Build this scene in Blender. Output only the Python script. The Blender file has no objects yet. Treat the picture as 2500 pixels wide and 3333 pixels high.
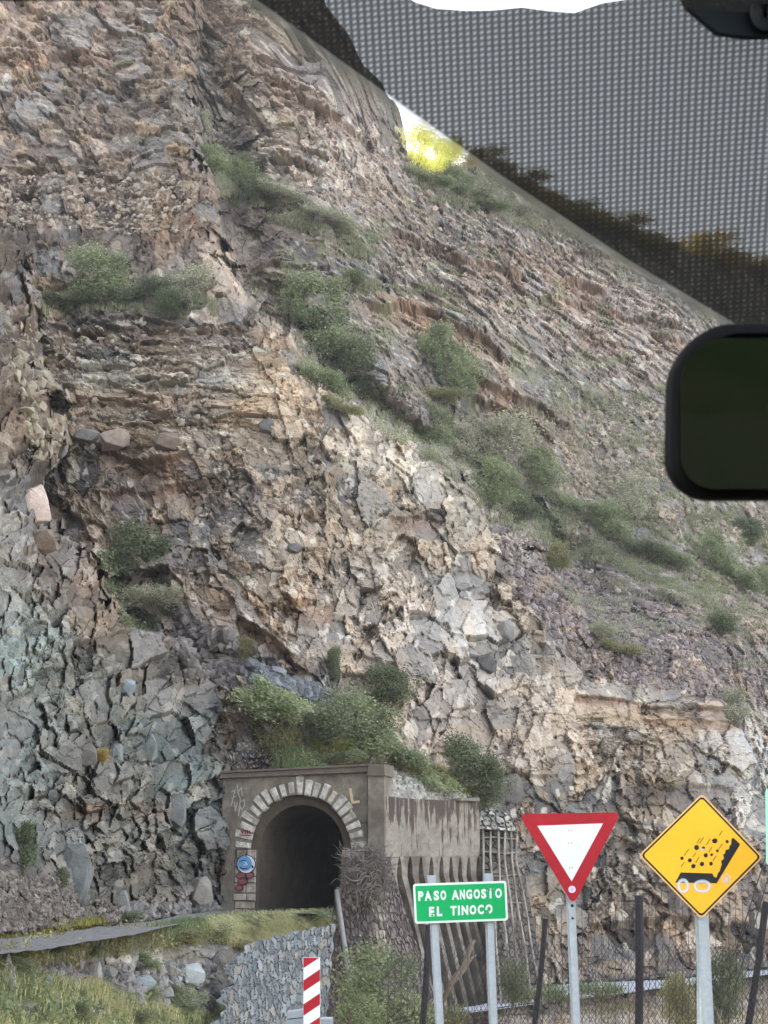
import bpy, bmesh, math, random
import numpy as np
from mathutils import Vector, Matrix

# ------------------------------------------------------------------ camera, world, sun, exposure
scene = bpy.context.scene
F, CX, CY, TH, EZ = 5290.0, 1250.0, 1666.5, math.radians(12.9), 2.4
cam_d = bpy.data.cameras.new('camera'); cam = bpy.data.objects.new('camera', cam_d)
scene.collection.objects.link(cam); scene.camera = cam
cam.location = (0, 0, EZ); cam.rotation_euler = (math.radians(90) + TH, 0, 0)
cam_d.sensor_fit = 'HORIZONTAL'; cam_d.sensor_width = 24.0; cam_d.lens = 24.0 * F / 2500.0
cam_d.clip_start = 0.05; cam_d.clip_end = 6000
cam_d.dof.use_dof = True; cam_d.dof.focus_distance = 40.0; cam_d.dof.aperture_fstop = 34.0

world = bpy.data.worlds.new("World"); scene.world = world; world.use_nodes = True
wn = world.node_tree; wn.nodes.clear()
SUN_EL, SUN_AZ = math.radians(13.0), math.radians(-38.0)    # behind the mountain, to the left of the view
sky = wn.nodes.new('ShaderNodeTexSky'); sky.sky_type = 'NISHITA'; sky.sun_disc = False
sky.sun_elevation = SUN_EL; sky.sun_rotation = SUN_AZ
sky.air_density = 1.0; sky.dust_density = 1.0; sky.ozone_density = 1.0
bg = wn.nodes.new('ShaderNodeBackground'); bg.inputs['Strength'].default_value = 0.13
wo = wn.nodes.new('ShaderNodeOutputWorld')
hs = wn.nodes.new('ShaderNodeHueSaturation'); hs.inputs['Saturation'].default_value = .40      # high thin overcast
wm = wn.nodes.new('ShaderNodeMix'); wm.data_type = 'RGBA'; wm.blend_type = 'MULTIPLY'; wm.inputs[0].default_value = 1
wm.inputs[7].default_value = (1.02, 1.0, .985, 1)
wn.links.new(sky.outputs[0], hs.inputs['Color']); wn.links.new(hs.outputs[0], wm.inputs[6]); wn.links.new(wm.outputs[2], bg.inputs[0]); wn.links.new(bg.outputs[0], wo.inputs[0])

sun_d = bpy.data.lights.new('sun', 'SUN'); sun_d.energy = 4.0; sun_d.angle = math.radians(0.5); sun_d.color = (1, .93, .78)
sun = bpy.data.objects.new('sun', sun_d); scene.collection.objects.link(sun)
sd = Vector((math.sin(SUN_AZ) * math.cos(SUN_EL), math.cos(SUN_AZ) * math.cos(SUN_EL), math.sin(SUN_EL)))
sun.rotation_euler = (sd).to_track_quat('Z', 'Y').to_euler()

scene.view_settings.view_transform = 'Standard'; scene.view_settings.look = 'None'
scene.view_settings.gamma = 1.0; scene.view_settings.exposure = 3.0

# ------------------------------------------------------------------ helpers
C = scene.collection
ct, st = math.cos(TH), math.sin(TH)
def ray(px, py):
    a = (np.asarray(px, float) - CX) / F; b = (CY - np.asarray(py, float)) / F
    return a, ct - b * st, st + b * ct
def W(px, py, d):
    """point seen at photo pixel (px,py), d metres ahead of the camera"""
    x, y, z = ray(px, py); k = np.asarray(d, float) / y
    return np.stack(np.broadcast_arrays(x * k, y * k, z * k + EZ), -1)
def T(px, py):
    x, y, z = ray(px, py); return z / y
def V(px, py, d): return Vector([float(c) for c in W(px, py, d)])

def srgb(c, k=1.0):
    c = np.asarray(c, float) / 255.0
    return np.where(c <= .04045, c / 12.92, ((c + .055) / 1.055) ** 2.4) * k

def tag(o, label=None, cat=None, group=None, kind=None):
    if label: o['label'] = label
    if cat: o['category'] = cat
    if group: o['group'] = group
    if kind: o['kind'] = kind
    return o

def empty(name, loc, label, cat, group=None):
    o = bpy.data.objects.new(name, None); C.objects.link(o); o.location = Vector(loc); o.empty_display_size = .2
    return tag(o, label, cat, group)

def mkobj(name, verts, faces, m, parent=None, smooth=False, cols=None, corner=None):
    """verts in world space -> ONE mesh object (child verts are stored relative to the parent empty)"""
    me = bpy.data.meshes.new(name)
    verts = np.asarray(verts, float).reshape(-1, 3)
    if parent is not None:
        off = Vector(); p = parent
        while p is not None: off += p.location; p = p.parent
        verts = verts - np.array(off)
    if isinstance(faces, np.ndarray):
        n, k = faces.shape
        me.vertices.add(len(verts)); me.vertices.foreach_set('co', verts.ravel().astype(np.float32))
        me.loops.add(n * k); me.loops.foreach_set('vertex_index', faces.ravel().astype(np.int32))
        me.polygons.add(n); me.polygons.foreach_set('loop_start', np.arange(0, n * k, k, dtype=np.int32))
        me.update(calc_edges=True)
    else:
        me.from_pydata([tuple(v) for v in verts], [], faces); me.update()
    if cols is not None:
        at = me.color_attributes.new('Col', 'FLOAT_COLOR', 'POINT')
        cc = np.ones((len(verts), 4), np.float32); cc[:, :cols.shape[1]] = cols
        at.data.foreach_set('color', cc.ravel())
    me.polygons.foreach_set('use_smooth', np.full(len(me.polygons), smooth))
    if m: me.materials.append(m)
    o = bpy.data.objects.new(name, me); C.objects.link(o)
    if parent is not None: o.parent = parent
    return o

class MB:
    """collects shapes into one mesh"""
    def __init__(s): s.v = []; s.f = []; s.c = []; s.col = (1, 1, 1, 1)
    def add(s, vs, fs):
        n = len(s.v); s.v += [tuple(v) for v in vs]; s.f += [tuple(i + n for i in q) for q in fs]; s.c += [s.col] * len(vs)
    def prism(s, front, off, back=True):
        """front polygon (list of points, world) extruded by vector off"""
        n = len(front); off = Vector(off)
        vs = [Vector(p) for p in front] + [Vector(p) + off for p in front]
        fs = [tuple(range(n))] + [((i + 1) % n, i, n + i, n + (i + 1) % n) for i in range(n)]
        if back: fs.append(tuple(range(2 * n - 1, n - 1, -1)))
        s.add(vs, fs)
    def tube(s, pts, rad, n=8, cap=True):
        pts = [Vector(p) for p in pts]; rings = []
        for i, p in enumerate(pts):
            t = (pts[min(i + 1, len(pts) - 1)] - pts[max(i - 1, 0)]).normalized()
            a = t.orthogonal().normalized() if i == 0 else (a - t * a.dot(t)).normalized()
            b = t.cross(a); r = rad[i] if hasattr(rad, '__len__') else rad
            rings.append([p + (a * math.cos(k * 2 * math.pi / n) + b * math.sin(k * 2 * math.pi / n)) * r for k in range(n)])
        vs = [v for r in rings for v in r]; fs = []
        for i in range(len(pts) - 1):
            for k in range(n): fs.append((i * n + k, i * n + (k + 1) % n, (i + 1) * n + (k + 1) % n, (i + 1) * n + k))
        if cap: fs += [tuple(range(n - 1, -1, -1)), tuple((len(pts) - 1) * n + k for k in range(n))]
        s.add(vs, fs)
    def build(s, name, m, parent=None, smooth=False, cols=False):
        return mkobj(name, s.v, s.f, m, parent, smooth, np.array([c[:4] for c in s.c]) if cols else None)

class Plane:
    """vertical (or leaning) plane through two photo points; at(px,py) gives the point on it"""
    def __init__(s, p0, p1, up=(0, 0, 1)):
        s.o = Vector(p0); s.u = (Vector(p1) - s.o).normalized(); s.w = Vector(up).normalized()
        s.n = s.u.cross(s.w).normalized()
        if s.n.y > 0: s.n = -s.n                       # towards the camera
    def at(s, px, py, out=0.0):
        x, y, z = ray(px, py); r = Vector((float(x), float(y), float(z))); e = Vector((0, 0, EZ))
        k = (s.o + s.n * out - e).dot(s.n) / r.dot(s.n)
        return e + r * k

# ------------------------------------------------------------------ numpy noise
def h2(i, j, s):
    i = i.astype(np.int64); j = j.astype(np.int64)
    n = (i * 374761393 + j * 668265263 + s * 1442695041) & 0xffffffff
    n = ((n ^ (n >> 13)) * 1274126177) & 0xffffffff; n = ((n ^ (n >> 16)) * 2246822519) & 0xffffffff
    return ((n ^ (n >> 15)) & 0xffffff) / float(0xffffff)
def vnoise(u, v, s=0):
    i = np.floor(u); j = np.floor(v); a = u - i; b = v - j; a = a * a * (3 - 2 * a); b = b * b * (3 - 2 * b)
    return ((h2(i, j, s) * (1 - a) + h2(i + 1, j, s) * a) * (1 - b) + (h2(i, j + 1, s) * (1 - a) + h2(i + 1, j + 1, s) * a) * b) * 2 - 1
def fbm(u, v, s=0, o=5, g=.5):
    r = 0; a = 1.0; t = 0
    for k in range(o): r = r + a * vnoise(u * 2 ** k + 17.3 * k, v * 2 ** k - 9.1 * k, s + k * 31); t += a; a *= g
    return r / t
def voro(u, v, s=0, jit=.95, sq=0):
    """F1, F2, cell id (three randoms), offset from the cell's seed"""
    i0 = np.floor(u); j0 = np.floor(v)
    f1 = np.full(u.shape, 9.0); f2 = np.full(u.shape, 9.0)
    ci = np.zeros(u.shape); cj = np.zeros(u.shape); du = np.zeros(u.shape); dv = np.zeros(u.shape)
    for a in (-1, 0, 1):
        for b in (-1, 0, 1):
            i = i0 + a; j = j0 + b
            x = i + .5 + (h2(i, j, s) - .5) * jit - u; y = j + .5 + (h2(i, j, s + 7) - .5) * jit - v
            d = np.sqrt(x * x + y * y); d = d if sq == 0 else d * (1 - sq) + sq * np.maximum(np.abs(x), np.abs(y)) * 1.15; m = d < f1
            f2 = np.where(m, f1, np.minimum(f2, d)); f1 = np.where(m, d, f1)
            ci = np.where(m, i, ci); cj = np.where(m, j, cj); du = np.where(m, -x, du); dv = np.where(m, -y, dv)
    return f1, f2, ci, cj, du, dv
def sst(x, a, b):
    t = np.clip((x - a) / (b - a), 0, 1); return t * t * (3 - 2 * t)
def lerp(a, b, t): return a + (b - a) * t

def blocks(u, v, s, seed, tilt=.6, hgt=.8, crack=.075, ax=1.0, ay=1.0):
    """fractured rock: every Voronoi cell a tilted facet; returns height in metres and two cell randoms"""
    f1, f2, ci, cj, du, dv = voro((u + .22 * v) / (s * ax), (v - .12 * u) / (s * ay), seed, .95, .72)
    r = h2(ci, cj, seed + 11); gx = (h2(ci, cj, seed + 12) - .5) * 2; gy = (h2(ci, cj, seed + 13) - .5) * 2
    h = ((r - .5) * hgt + tilt * (gx * du + gy * dv)) * s
    h = h - crack * s * (1 - sst(f2 - f1, 0.0, .13))
    return h, r, h2(ci, cj, seed + 14)

# ------------------------------------------------------------------ materials
def nt(m): return m.node_tree.nodes, m.node_tree.links
def mat(name, col=(.5, .5, .5), rough=.85, metal=0.0, spec=.3, vcol=False, noise=0.0, nscale=8.0, bump=0.0, bscale=20.0,
        ndetail=8.0, transl=0.0, hue=None):
    m = bpy.data.materials.new(name); m.use_nodes = True; n, l = nt(m); b = n['Principled BSDF']
    b.inputs['Base Color'].default_value = (*col[:3], 1); b.inputs['Roughness'].default_value = rough
    b.inputs['Metallic'].default_value = metal; b.inputs['Specular IOR Level'].default_value = spec
    src = None
    if vcol:
        a = n.new('ShaderNodeAttribute'); a.attribute_name = 'Col'; src = a.outputs['Color']
    tc = n.new('ShaderNodeTexCoord')
    if noise > 0:
        t = n.new('ShaderNodeTexNoise'); t.inputs['Scale'].default_value = nscale; t.inputs['Detail'].default_value = ndetail
        t.inputs['Roughness'].default_value = .65; l.new(tc.outputs['Object'], t.inputs['Vector'])
        r = n.new('ShaderNodeMapRange'); r.inputs['From Min'].default_value = .25; r.inputs['From Max'].default_value = .75
        r.inputs['To Min'].default_value = 1 - noise; r.inputs['To Max'].default_value = 1 + noise
        l.new(t.outputs['Fac'], r.inputs['Value'])
        mx = n.new('ShaderNodeMix'); mx.data_type = 'RGBA'; mx.blend_type = 'MULTIPLY'; mx.inputs[0].default_value = 1
        if src: l.new(src, mx.inputs[6])
        else: mx.inputs[6].default_value = (*col[:3], 1)
        l.new(r.outputs[0], mx.inputs[7]); src = mx.outputs[2]
        if hue:
            t2 = n.new('ShaderNodeTexNoise'); t2.inputs['Scale'].default_value = nscale * .37; t2.inputs['Detail'].default_value = 6
            l.new(tc.outputs['Object'], t2.inputs['Vector'])
            r2 = n.new('ShaderNodeMapRange'); r2.inputs['From Min'].default_value = .45; r2.inputs['From Max'].default_value = .65
            l.new(t2.outputs['Fac'], r2.inputs['Value'])
            m2 = n.new('ShaderNodeMix'); m2.data_type = 'RGBA'; l.new(r2.outputs[0], m2.inputs[0]); l.new(src, m2.inputs[6])
            m2.inputs[7].default_value = (*hue, 1); src = m2.outputs[2]
    if src: l.new(src, b.inputs['Base Color'])
    if bump > 0:
        t = n.new('ShaderNodeTexNoise'); t.inputs['Scale'].default_value = bscale; t.inputs['Detail'].default_value = 8
        t.inputs['Roughness'].default_value = .7; l.new(tc.outputs['Object'], t.inputs['Vector'])
        bp = n.new('ShaderNodeBump'); bp.inputs['Strength'].default_value = 1; bp.inputs['Distance'].default_value = bump
        l.new(t.outputs['Fac'], bp.inputs['Height']); l.new(bp.outputs[0], b.inputs['Normal'])
    if transl > 0:
        out = n['Material Output']; tr = n.new('ShaderNodeBsdfTranslucent'); ms = n.new('ShaderNodeMixShader')
        ms.inputs[0].default_value = transl
        if src: l.new(src, tr.inputs[0])
        else: tr.inputs[0].default_value = (*col[:3], 1)
        l.new(b.outputs[0], ms.inputs[1]); l.new(tr.outputs[0], ms.inputs[2]); l.new(ms.outputs[0], out.inputs[0])
    return m

M_ROCK = mat('rock', vcol=True, rough=.92, spec=.2, noise=.30, nscale=2.2, ndetail=12, bump=.10, bscale=3.5)
# ------------------------------------------------------------------ the mountain
KN = lambda x, xs, ys: np.interp(x, xs, ys)
BX = [-10000, -700, 0, 350, 700, 1060, 1250, 1560, 1900, 2200, 2500, 3300, 5500]
def z_base(x): return KN(x, [1060, 1300], [-1.35, -5.75])
def B_far(x): return KN(x, BX, [84, 84, 86, 87, 84.5, 83, 84.5, 91, 98, 101, 112, 130, 170])
def S_far(x): return KN(x, [-700, 700, 1250, 1900, 2500, 3300, 5500], [1.55, 1.5, 1.42, 1.15, 1.0, .9, .75])
def B_near(x): return KN(x, [-10000, -4000, -1500, -700, 0, 350, 700, 1060], [9, 12, 17, 27, 41, 56, 82, 92])
def y_base(x): return KN(x, [-700, 0, 350, 600, 760, 1060, 1300, 1560, 1900, 2200, 2500, 3300],
                         [3075, 3035, 3005, 2975, 2962, 2975, 3300, 3270, 3195, 3183, 3145, 3085])
def y_edge(x): return KN(x, [-700, 0, 350, 600, 760, 1060, 1250, 1300, 1560, 1850, 2200, 2500, 3300],
                         [3220, 3125, 3060, 3020, 2992, 2982, 3200, 3312, 3292, 3250, 3210, 3170, 3100])
# silhouette of the near outcrop (left) and of the spur in the middle
L1 = np.array([(-60, 735), (40, 745), (75, 800), (80, 870), (120, 930), (128, 1150), (190, 1290), (205, 1440), (150, 1540), (185, 1740),
               (330, 1800), (365, 1950), (440, 2040), (560, 2080), (640, 2160), (700, 2250), (745, 2400), (745, 2600), (742, 3400)], float)
L2 = np.array([(560, -900), (600, 200), (640, 380), (655, 520), (705, 620), (700, 840), (760, 930), (815, 1010), (930, 1100), (965, 1210), (1110, 1320),
               (1210, 1385), (1330, 1430), (1430, 1510), (1560, 1610), (1700, 1750), (1790, 1850), (1900, 2020), (1990, 2250), (2040, 2600), (2040, 3500)], float)
def side(px, py, L):
    """px to the right (+) of a polyline that runs downwards"""
    return px - np.interp(py, L[:, 1], L[:, 0])
RIDX = [-700, 1000, 1060, 1130, 1180, 1260, 1300, 1315, 1330, 1400, 1480, 1560, 1700, 1900, 2050, 2200, 2500, 3300, 5500]
RIDY = [-1500, -200, 0, 90, 200, 300, 345, 400, 520, 548, 545, 545, 592, 690, 755, 812, 870, 1110, 1500]
def y_ridge(x): return np.interp(x, RIDX, RIDY)

def base_depth(px, py):
    """depth of the smooth landform along every photo ray, and the layer weights"""
    t = T(px, py)
    wob = 14 * fbm(px / 90, py / 90, 5, 3)
    c_ = voro(px / 105, py / 85, 501); wob = wob + 46 * (h2(c_[2], c_[3], 77) - .5); c_ = voro(px / 42, py / 38, 502); wob = wob + 22 * (h2(c_[2], c_[3], 78) - .5)
    zb = z_base(px); S = S_far(px); B = B_far(px)
    far = (B * S - zb) / (S - t)
    s2 = side(px + wob, py, L2)
    w3 = sst(s2, -6, 46)
    fade = sst(py, -200, 500) * (1 - sst(py, 1750, 2150))
    gully = np.exp(-((s2 - 95) / 75.0) ** 2) * fade
    far = far + w3 * fade * 13 + gully * 5
    # big undulations so that the face is not a plane
    far = far + 5.5 * fbm(px / 620, py / 700, 91, 3) + 2.5 * fbm(px / 230, py / 300, 92, 3)
    B1 = B_near(px); S1 = KN(py, [1500, 2300], [2.2, 3.0])
    near = (B1 * S1 + 1.0) / (S1 - t) + 2.2 * fbm(px / 260, py / 330, 93, 3)
    s1 = side(px + wob * 1.3, py, L1)
    w1 = 1 - sst(s1, -14, 10)
    w1 = w1 * (py > 735)
    rnd = sst(-s1, 0, 60)                     # the outcrop rounds away towards its outline
    near = near + (1 - rnd) ** 2 * 2.0 * (py < 2350)
    w1 = w1 * sst(py, 715, 760)
    d = lerp(far, near, w1)
    return d, w1, w3 * fade, s1, s2

def splat(px, py, L, base, bw=.35):
    num = np.zeros(px.shape + (len(base),)) + np.array(base) * bw; den = np.full(px.shape, bw)
    for (x, y, rx, ry, ang, w, *c) in L:
        ca, sa = math.cos(math.radians(ang)), math.sin(math.radians(ang))
        a = (px - x) * ca + (py - y) * sa; b = -(px - x) * sa + (py - y) * ca
        k = w * np.exp(-((a / rx) ** 2 + (b / ry) ** 2)); num += k[..., None] * np.array(c[0]); den += k
    return num / den[..., None]

PINK = (158, 136, 130); TAN = (176, 152, 126); GRY = (132, 124, 120); MAUVE = (130, 116, 114); RUST = (150, 104, 74)
LGT = (196, 186, 174); TEAL = (124, 132, 128); DTEAL = (100, 106, 104); PURP = (118, 108, 110); SAND = (180, 158, 130); DBR = (112, 98, 88)
COLS = [  # x, y, rx, ry, angle, weight, colour of the rock in that zone, a painted shadow area included
    (200, 120, 330, 160, 0, 1.3, (144, 124, 114)), (700, 120, 200, 130, 20, 1, (150, 126, 108)), (1000, 300, 330, 90, 35, 1.4, PINK),
    (930, 420, 260, 60, 35, 1, SAND), (1180, 560, 260, 130, 35, 1, (158, 140, 132)), (420, 330, 260, 120, 0, 1.2, (124, 112, 106)),
    (130, 560, 220, 140, 0, 1.2, (120, 104, 98)), (400, 620, 260, 80, 0, 1.2, (126, 112, 108)), (330, 760, 260, 70, 0, 1.2, (100, 88, 82)),  # last splat paints a shadow area into the rock colour
    (560, 730, 90, 60, 0, 1.2, (150, 110, 84)), (150, 700, 160, 70, 0, 1, (112, 96, 88)),
    (900, 750, 170, 90, 10, 1.2, (124, 110, 108)), (1150, 880, 200, 120, 20, .9, (122, 112, 110)),
    (300, 950, 260, 120, 0, .8, (122, 114, 106)), (400, 1100, 330, 60, 0, 1.2, (104, 98, 96)), (380, 1215, 270, 38, 0, 3.0, (176, 172, 160)),
    (740, 900, 50, 180, 15, 1.3, (196, 166, 138)), (900, 1150, 60, 90, 0, 1, (170, 140, 104)),
    (400, 1330, 280, 60, 0, 1.2, (168, 142, 116)), (500, 1440, 300, 60, 0, 1.1, (158, 136, 110)), (880, 1380, 220, 120, 0, 1.1, (172, 150, 124)),
    (960, 1560, 170, 70, 0, 1.6, (116, 112, 110)), (500, 1640, 260, 120, 0, 1, (120, 110, 104)), (620, 1790, 200, 90, 0, 1, (118, 114, 112)),
    (900, 1760, 220, 130, 0, 1, (160, 142, 124)), (870, 1960, 200, 90, 0, 1, (168, 138, 108)), (1000, 1900, 160, 70, 0, 1, (138, 128, 122)),
    (1200, 1420, 150, 90, 30, 1, (190, 174, 158)), (1350, 1560, 160, 60, 30, 1.2, (178, 168, 150)), (1340, 1740, 200, 100, 0, 1, (158, 142, 122)),
    (1250, 2080, 130, 190, 0, 1.3, (186, 174, 166)), (1560, 2060, 150, 160, 0, 1.5, (172, 168, 164)), (1300, 2230, 130, 120, 0, 1, (172, 146, 124)),
    (1430, 2330, 160, 140, 0, 1.2, (176, 158, 146)), (1720, 2300, 130, 170, 0, 1, (170, 154, 140)), (1700, 2050, 140, 140, 0, .8, (150, 138, 124)),
    (1620, 1740, 110, 60, 35, 1.2, (176, 172, 160)), (1850, 1920, 200, 90, 40, 1.4, PURP), (2150, 2080, 260, 130, 40, 1.2, (120, 110, 112)),
    (2050, 2270, 230, 50, 8, 1.4, (184, 174, 160)), (2150, 2330, 200, 30, 5, 1.2, (178, 152, 116)), (1900, 2200, 120, 80, 0, 1, (164, 138, 114)),
    (2300, 2160, 200, 90, 0, .8, (130, 118, 114)), (2220, 2480, 200, 60, 0, 1, (146, 140, 136)), (2440, 2530, 70, 130, 0, 2.0, (184, 184, 184)),
    (2200, 2580, 160, 50, 0, 1.3, (104, 92, 84)), (1950, 2560, 130, 160, 0, 1, (146, 134, 124)), (1760, 2600, 140, 60, 0, 1.6, (102, 102, 100)),
    (1700, 2740, 90, 110, 0, 1.5, (110, 104, 102)), (1850, 2900, 150, 130, 0, 1.1, (128, 128, 122)), (2150, 2760, 220, 120, 0, 1, (122, 112, 106)),
    (2100, 2930, 200, 90, 0, 1, (134, 124, 116)), (2300, 3060, 240, 90, 0, 1.6, (92, 86, 84)), (2050, 3050, 160, 100, 0, 1.5, (96, 86, 82)),
    (1860, 3080, 70, 130, 0, 1.2, (136, 132, 130)), (1650, 3050, 90, 140, 0, 1.2, (118, 112, 110)),
    (1500, 800, 330, 100, 35, 1, (142, 122, 114)), (1850, 1000, 400, 90, 30, 1.2, (154, 134, 126)), (2120, 1080, 300, 90, 25, 1, (152, 134, 128)),
    (1350, 1020, 170, 40, 30, 1.2, (150, 112, 80)), (1700, 1330, 200, 40, 38, 1.5, (160, 118, 84)), (1520, 1200, 160, 50, 30, 1, (150, 134, 120)),
    (1720, 870, 130, 30, 30, 1.2, (140, 100, 72)), (1900, 950, 110, 30, 25, 1.2, (138, 98, 72)), (2150, 1200, 200, 60, 10, 1, (138, 122, 114)),
    (2000, 1450, 260, 130, 35, 1, (136, 126, 116)), (2200, 1700, 260, 100, 35, 1, (134, 126, 118)), (1750, 1250, 90, 40, 35, 1, (150, 140, 130)),
    (1420, 640, 160, 60, 30, .8, (136, 130, 118)), (1260, 660, 130, 60, 40, .9, (140, 112, 94)), (1010, 620, 110, 50, 30, 1, (188, 164, 146)),
    (1700, 1600, 160, 50, 40, 1, (124, 114, 110)), (1450, 1300, 120, 80, 45, 1.0, (118, 108, 106)), (1200, 1200, 120, 90, 50, 1, (122, 112, 112)),
    (1100, 1020, 200, 50, 45, 1, (128, 116, 112)),
    # near outcrop
    (40, 1000, 90, 160, 0, 1.5, (120, 100, 92)), (90, 1320, 110, 110, 0, 1.5, (126, 106, 88)), (60, 1200, 80, 160, 0, 1, (128, 112, 108)),
    (170, 1850, 160, 110, 0, 1.7, (128, 114, 106)), (30, 1780, 60, 160, 0, 1.4, (170, 166, 162)), (330, 1990, 120, 110, 0, 1.3, (140, 122, 108)),
    (60, 2120, 150, 180, 0, 2.2, (134, 150, 150)), (420, 2180, 160, 90, 0, 1.5, (124, 114, 106)), (230, 2250, 180, 130, 0, 1.6, (126, 132, 128)),
    (640, 2180, 130, 60, 0, 1.4, (108, 104, 104)), (560, 2400, 170, 160, 0, 2.2, (106, 116, 116)), (250, 2500, 170, 130, 0, 1.8, (112, 108, 104)),
    (60, 2560, 120, 170, 0, 2.0, (126, 138, 138)), (420, 2650, 170, 140, 0, 1.8, (108, 110, 106)), (640, 2640, 110, 150, 0, 2.2, (100, 112, 112)),
    (280, 2800, 120, 150, 0, 1.8, (122, 124, 122)), (500, 2850, 180, 90, 0, 1.8, (120, 118, 112)), (90, 2900, 160, 90, 0, 2.0, (122, 110, 106)),
    (680, 2880, 60, 90, 0, 1.8, (118, 116, 118)), (740, 2820, 35, 35, 0, 2.2, (118, 76, 72)),
    # soil apron above the tunnel
    (830, 2430, 120, 70, 15, 4, (92, 84, 86)), (960, 2190, 120, 40, 30, 2, (104, 104, 108)), (1380, 2560, 120, 30, 20, 4, (182, 184, 184)),
    # below the track
    (200, 3200, 220, 60, 10, 3, (120, 106, 100)), (600, 3190, 150, 60, 15, 3, (158, 170, 172)), (450, 3110, 220, 25, 8, 3, (146, 128, 112)),
    (760, 3150, 60, 40, 20, 3, (176, 186, 190)), (100, 3330, 300, 50, 0, 3, (116, 110, 92)), (560, 3320, 200, 40, 0, 2, (120, 118, 104)),
    (1900, 3330, 400, 60, -8, 4, (166, 158, 150)), (2300, 3280, 260, 50, -6, 3, (160, 150, 144)),
]
# roughness of the relief (block amplitude, block size, horizontal layering)
REL = [
    (350, 2500, 420, 480, 0, 2.0, (1.1, 1.5, 0)), (60, 1900, 260, 500, 0, 1.5, (1.2, 1.5, .1)), (60, 1150, 140, 330, 0, 1.5, (1.2, 1.4, .35)),
    (1450, 2200, 420, 300, 0, 1.6, (1.15, 1.1, 0)), (950, 1900, 330, 250, 0, 1.2, (1.15, 1.15, .25)), (400, 1200, 400, 130, 0, 1.8, (1.0, 1.0, 1)),
    (450, 1400, 400, 110, 0, 1.4, (1.15, 1.25, .7)), (350, 560, 420, 140, 0, 1.2, (1.0, .9, .6)), (300, 200, 420, 200, 0, 1.2, (1.1, 1.2, .4)),
    (900, 300, 260, 200, 30, 1.2, (1.0, 1.5, .2)), (1400, 1000, 500, 160, 30, 1.6, (.85, .9, .6)), (1900, 1050, 500, 160, 25, 1.6, (1.0, 1.0, .7)),
    (2000, 1600, 600, 300, 35, 2.0, (.38, .6, 0)), (950, 740, 260, 120, 10, 2.0, (.3, .8, 0)), (330, 760, 260, 60, 0, 1.4, (.4, .8, .1)),
    (1900, 2000, 300, 120, 40, 1.8, (.38, .5, 0)), (2100, 2320, 330, 110, 0, 1.5, (.85, .8, .9)), (2150, 2700, 500, 300, 0, 1.2, (.9, .75, 0)),
    (830, 2430, 130, 80, 0, 8, (.16, .5, 0)), (1380, 2560, 130, 40, 20, 4, (.5, .5, 0)), (1100, 2420, 200, 100, 0, 4, (.25, .6, 0)), (90, 2920, 200, 70, 0, 4, (.7, .4, 0)),
    (200, 3250, 500, 110, 0, 6, (.18, .4, 0)), (620, 3180, 160, 60, 0, 5, (.55, .7, 0)), (2000, 3330, 600, 60, 0, 8, (.12, .4, 0)), (450, 3060, 400, 35, 0, 5, (.15, .3, 0)),
    (1350, 2330, 80, 60, 0, 1.5, (.9, 1.8, 0)), (1560, 2050, 120, 120, 0, 1.5, (.8, 2.2, 0)), (1100, 250, 200, 60, 35, 2, (.45, 2.4, 0)),
]
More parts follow.
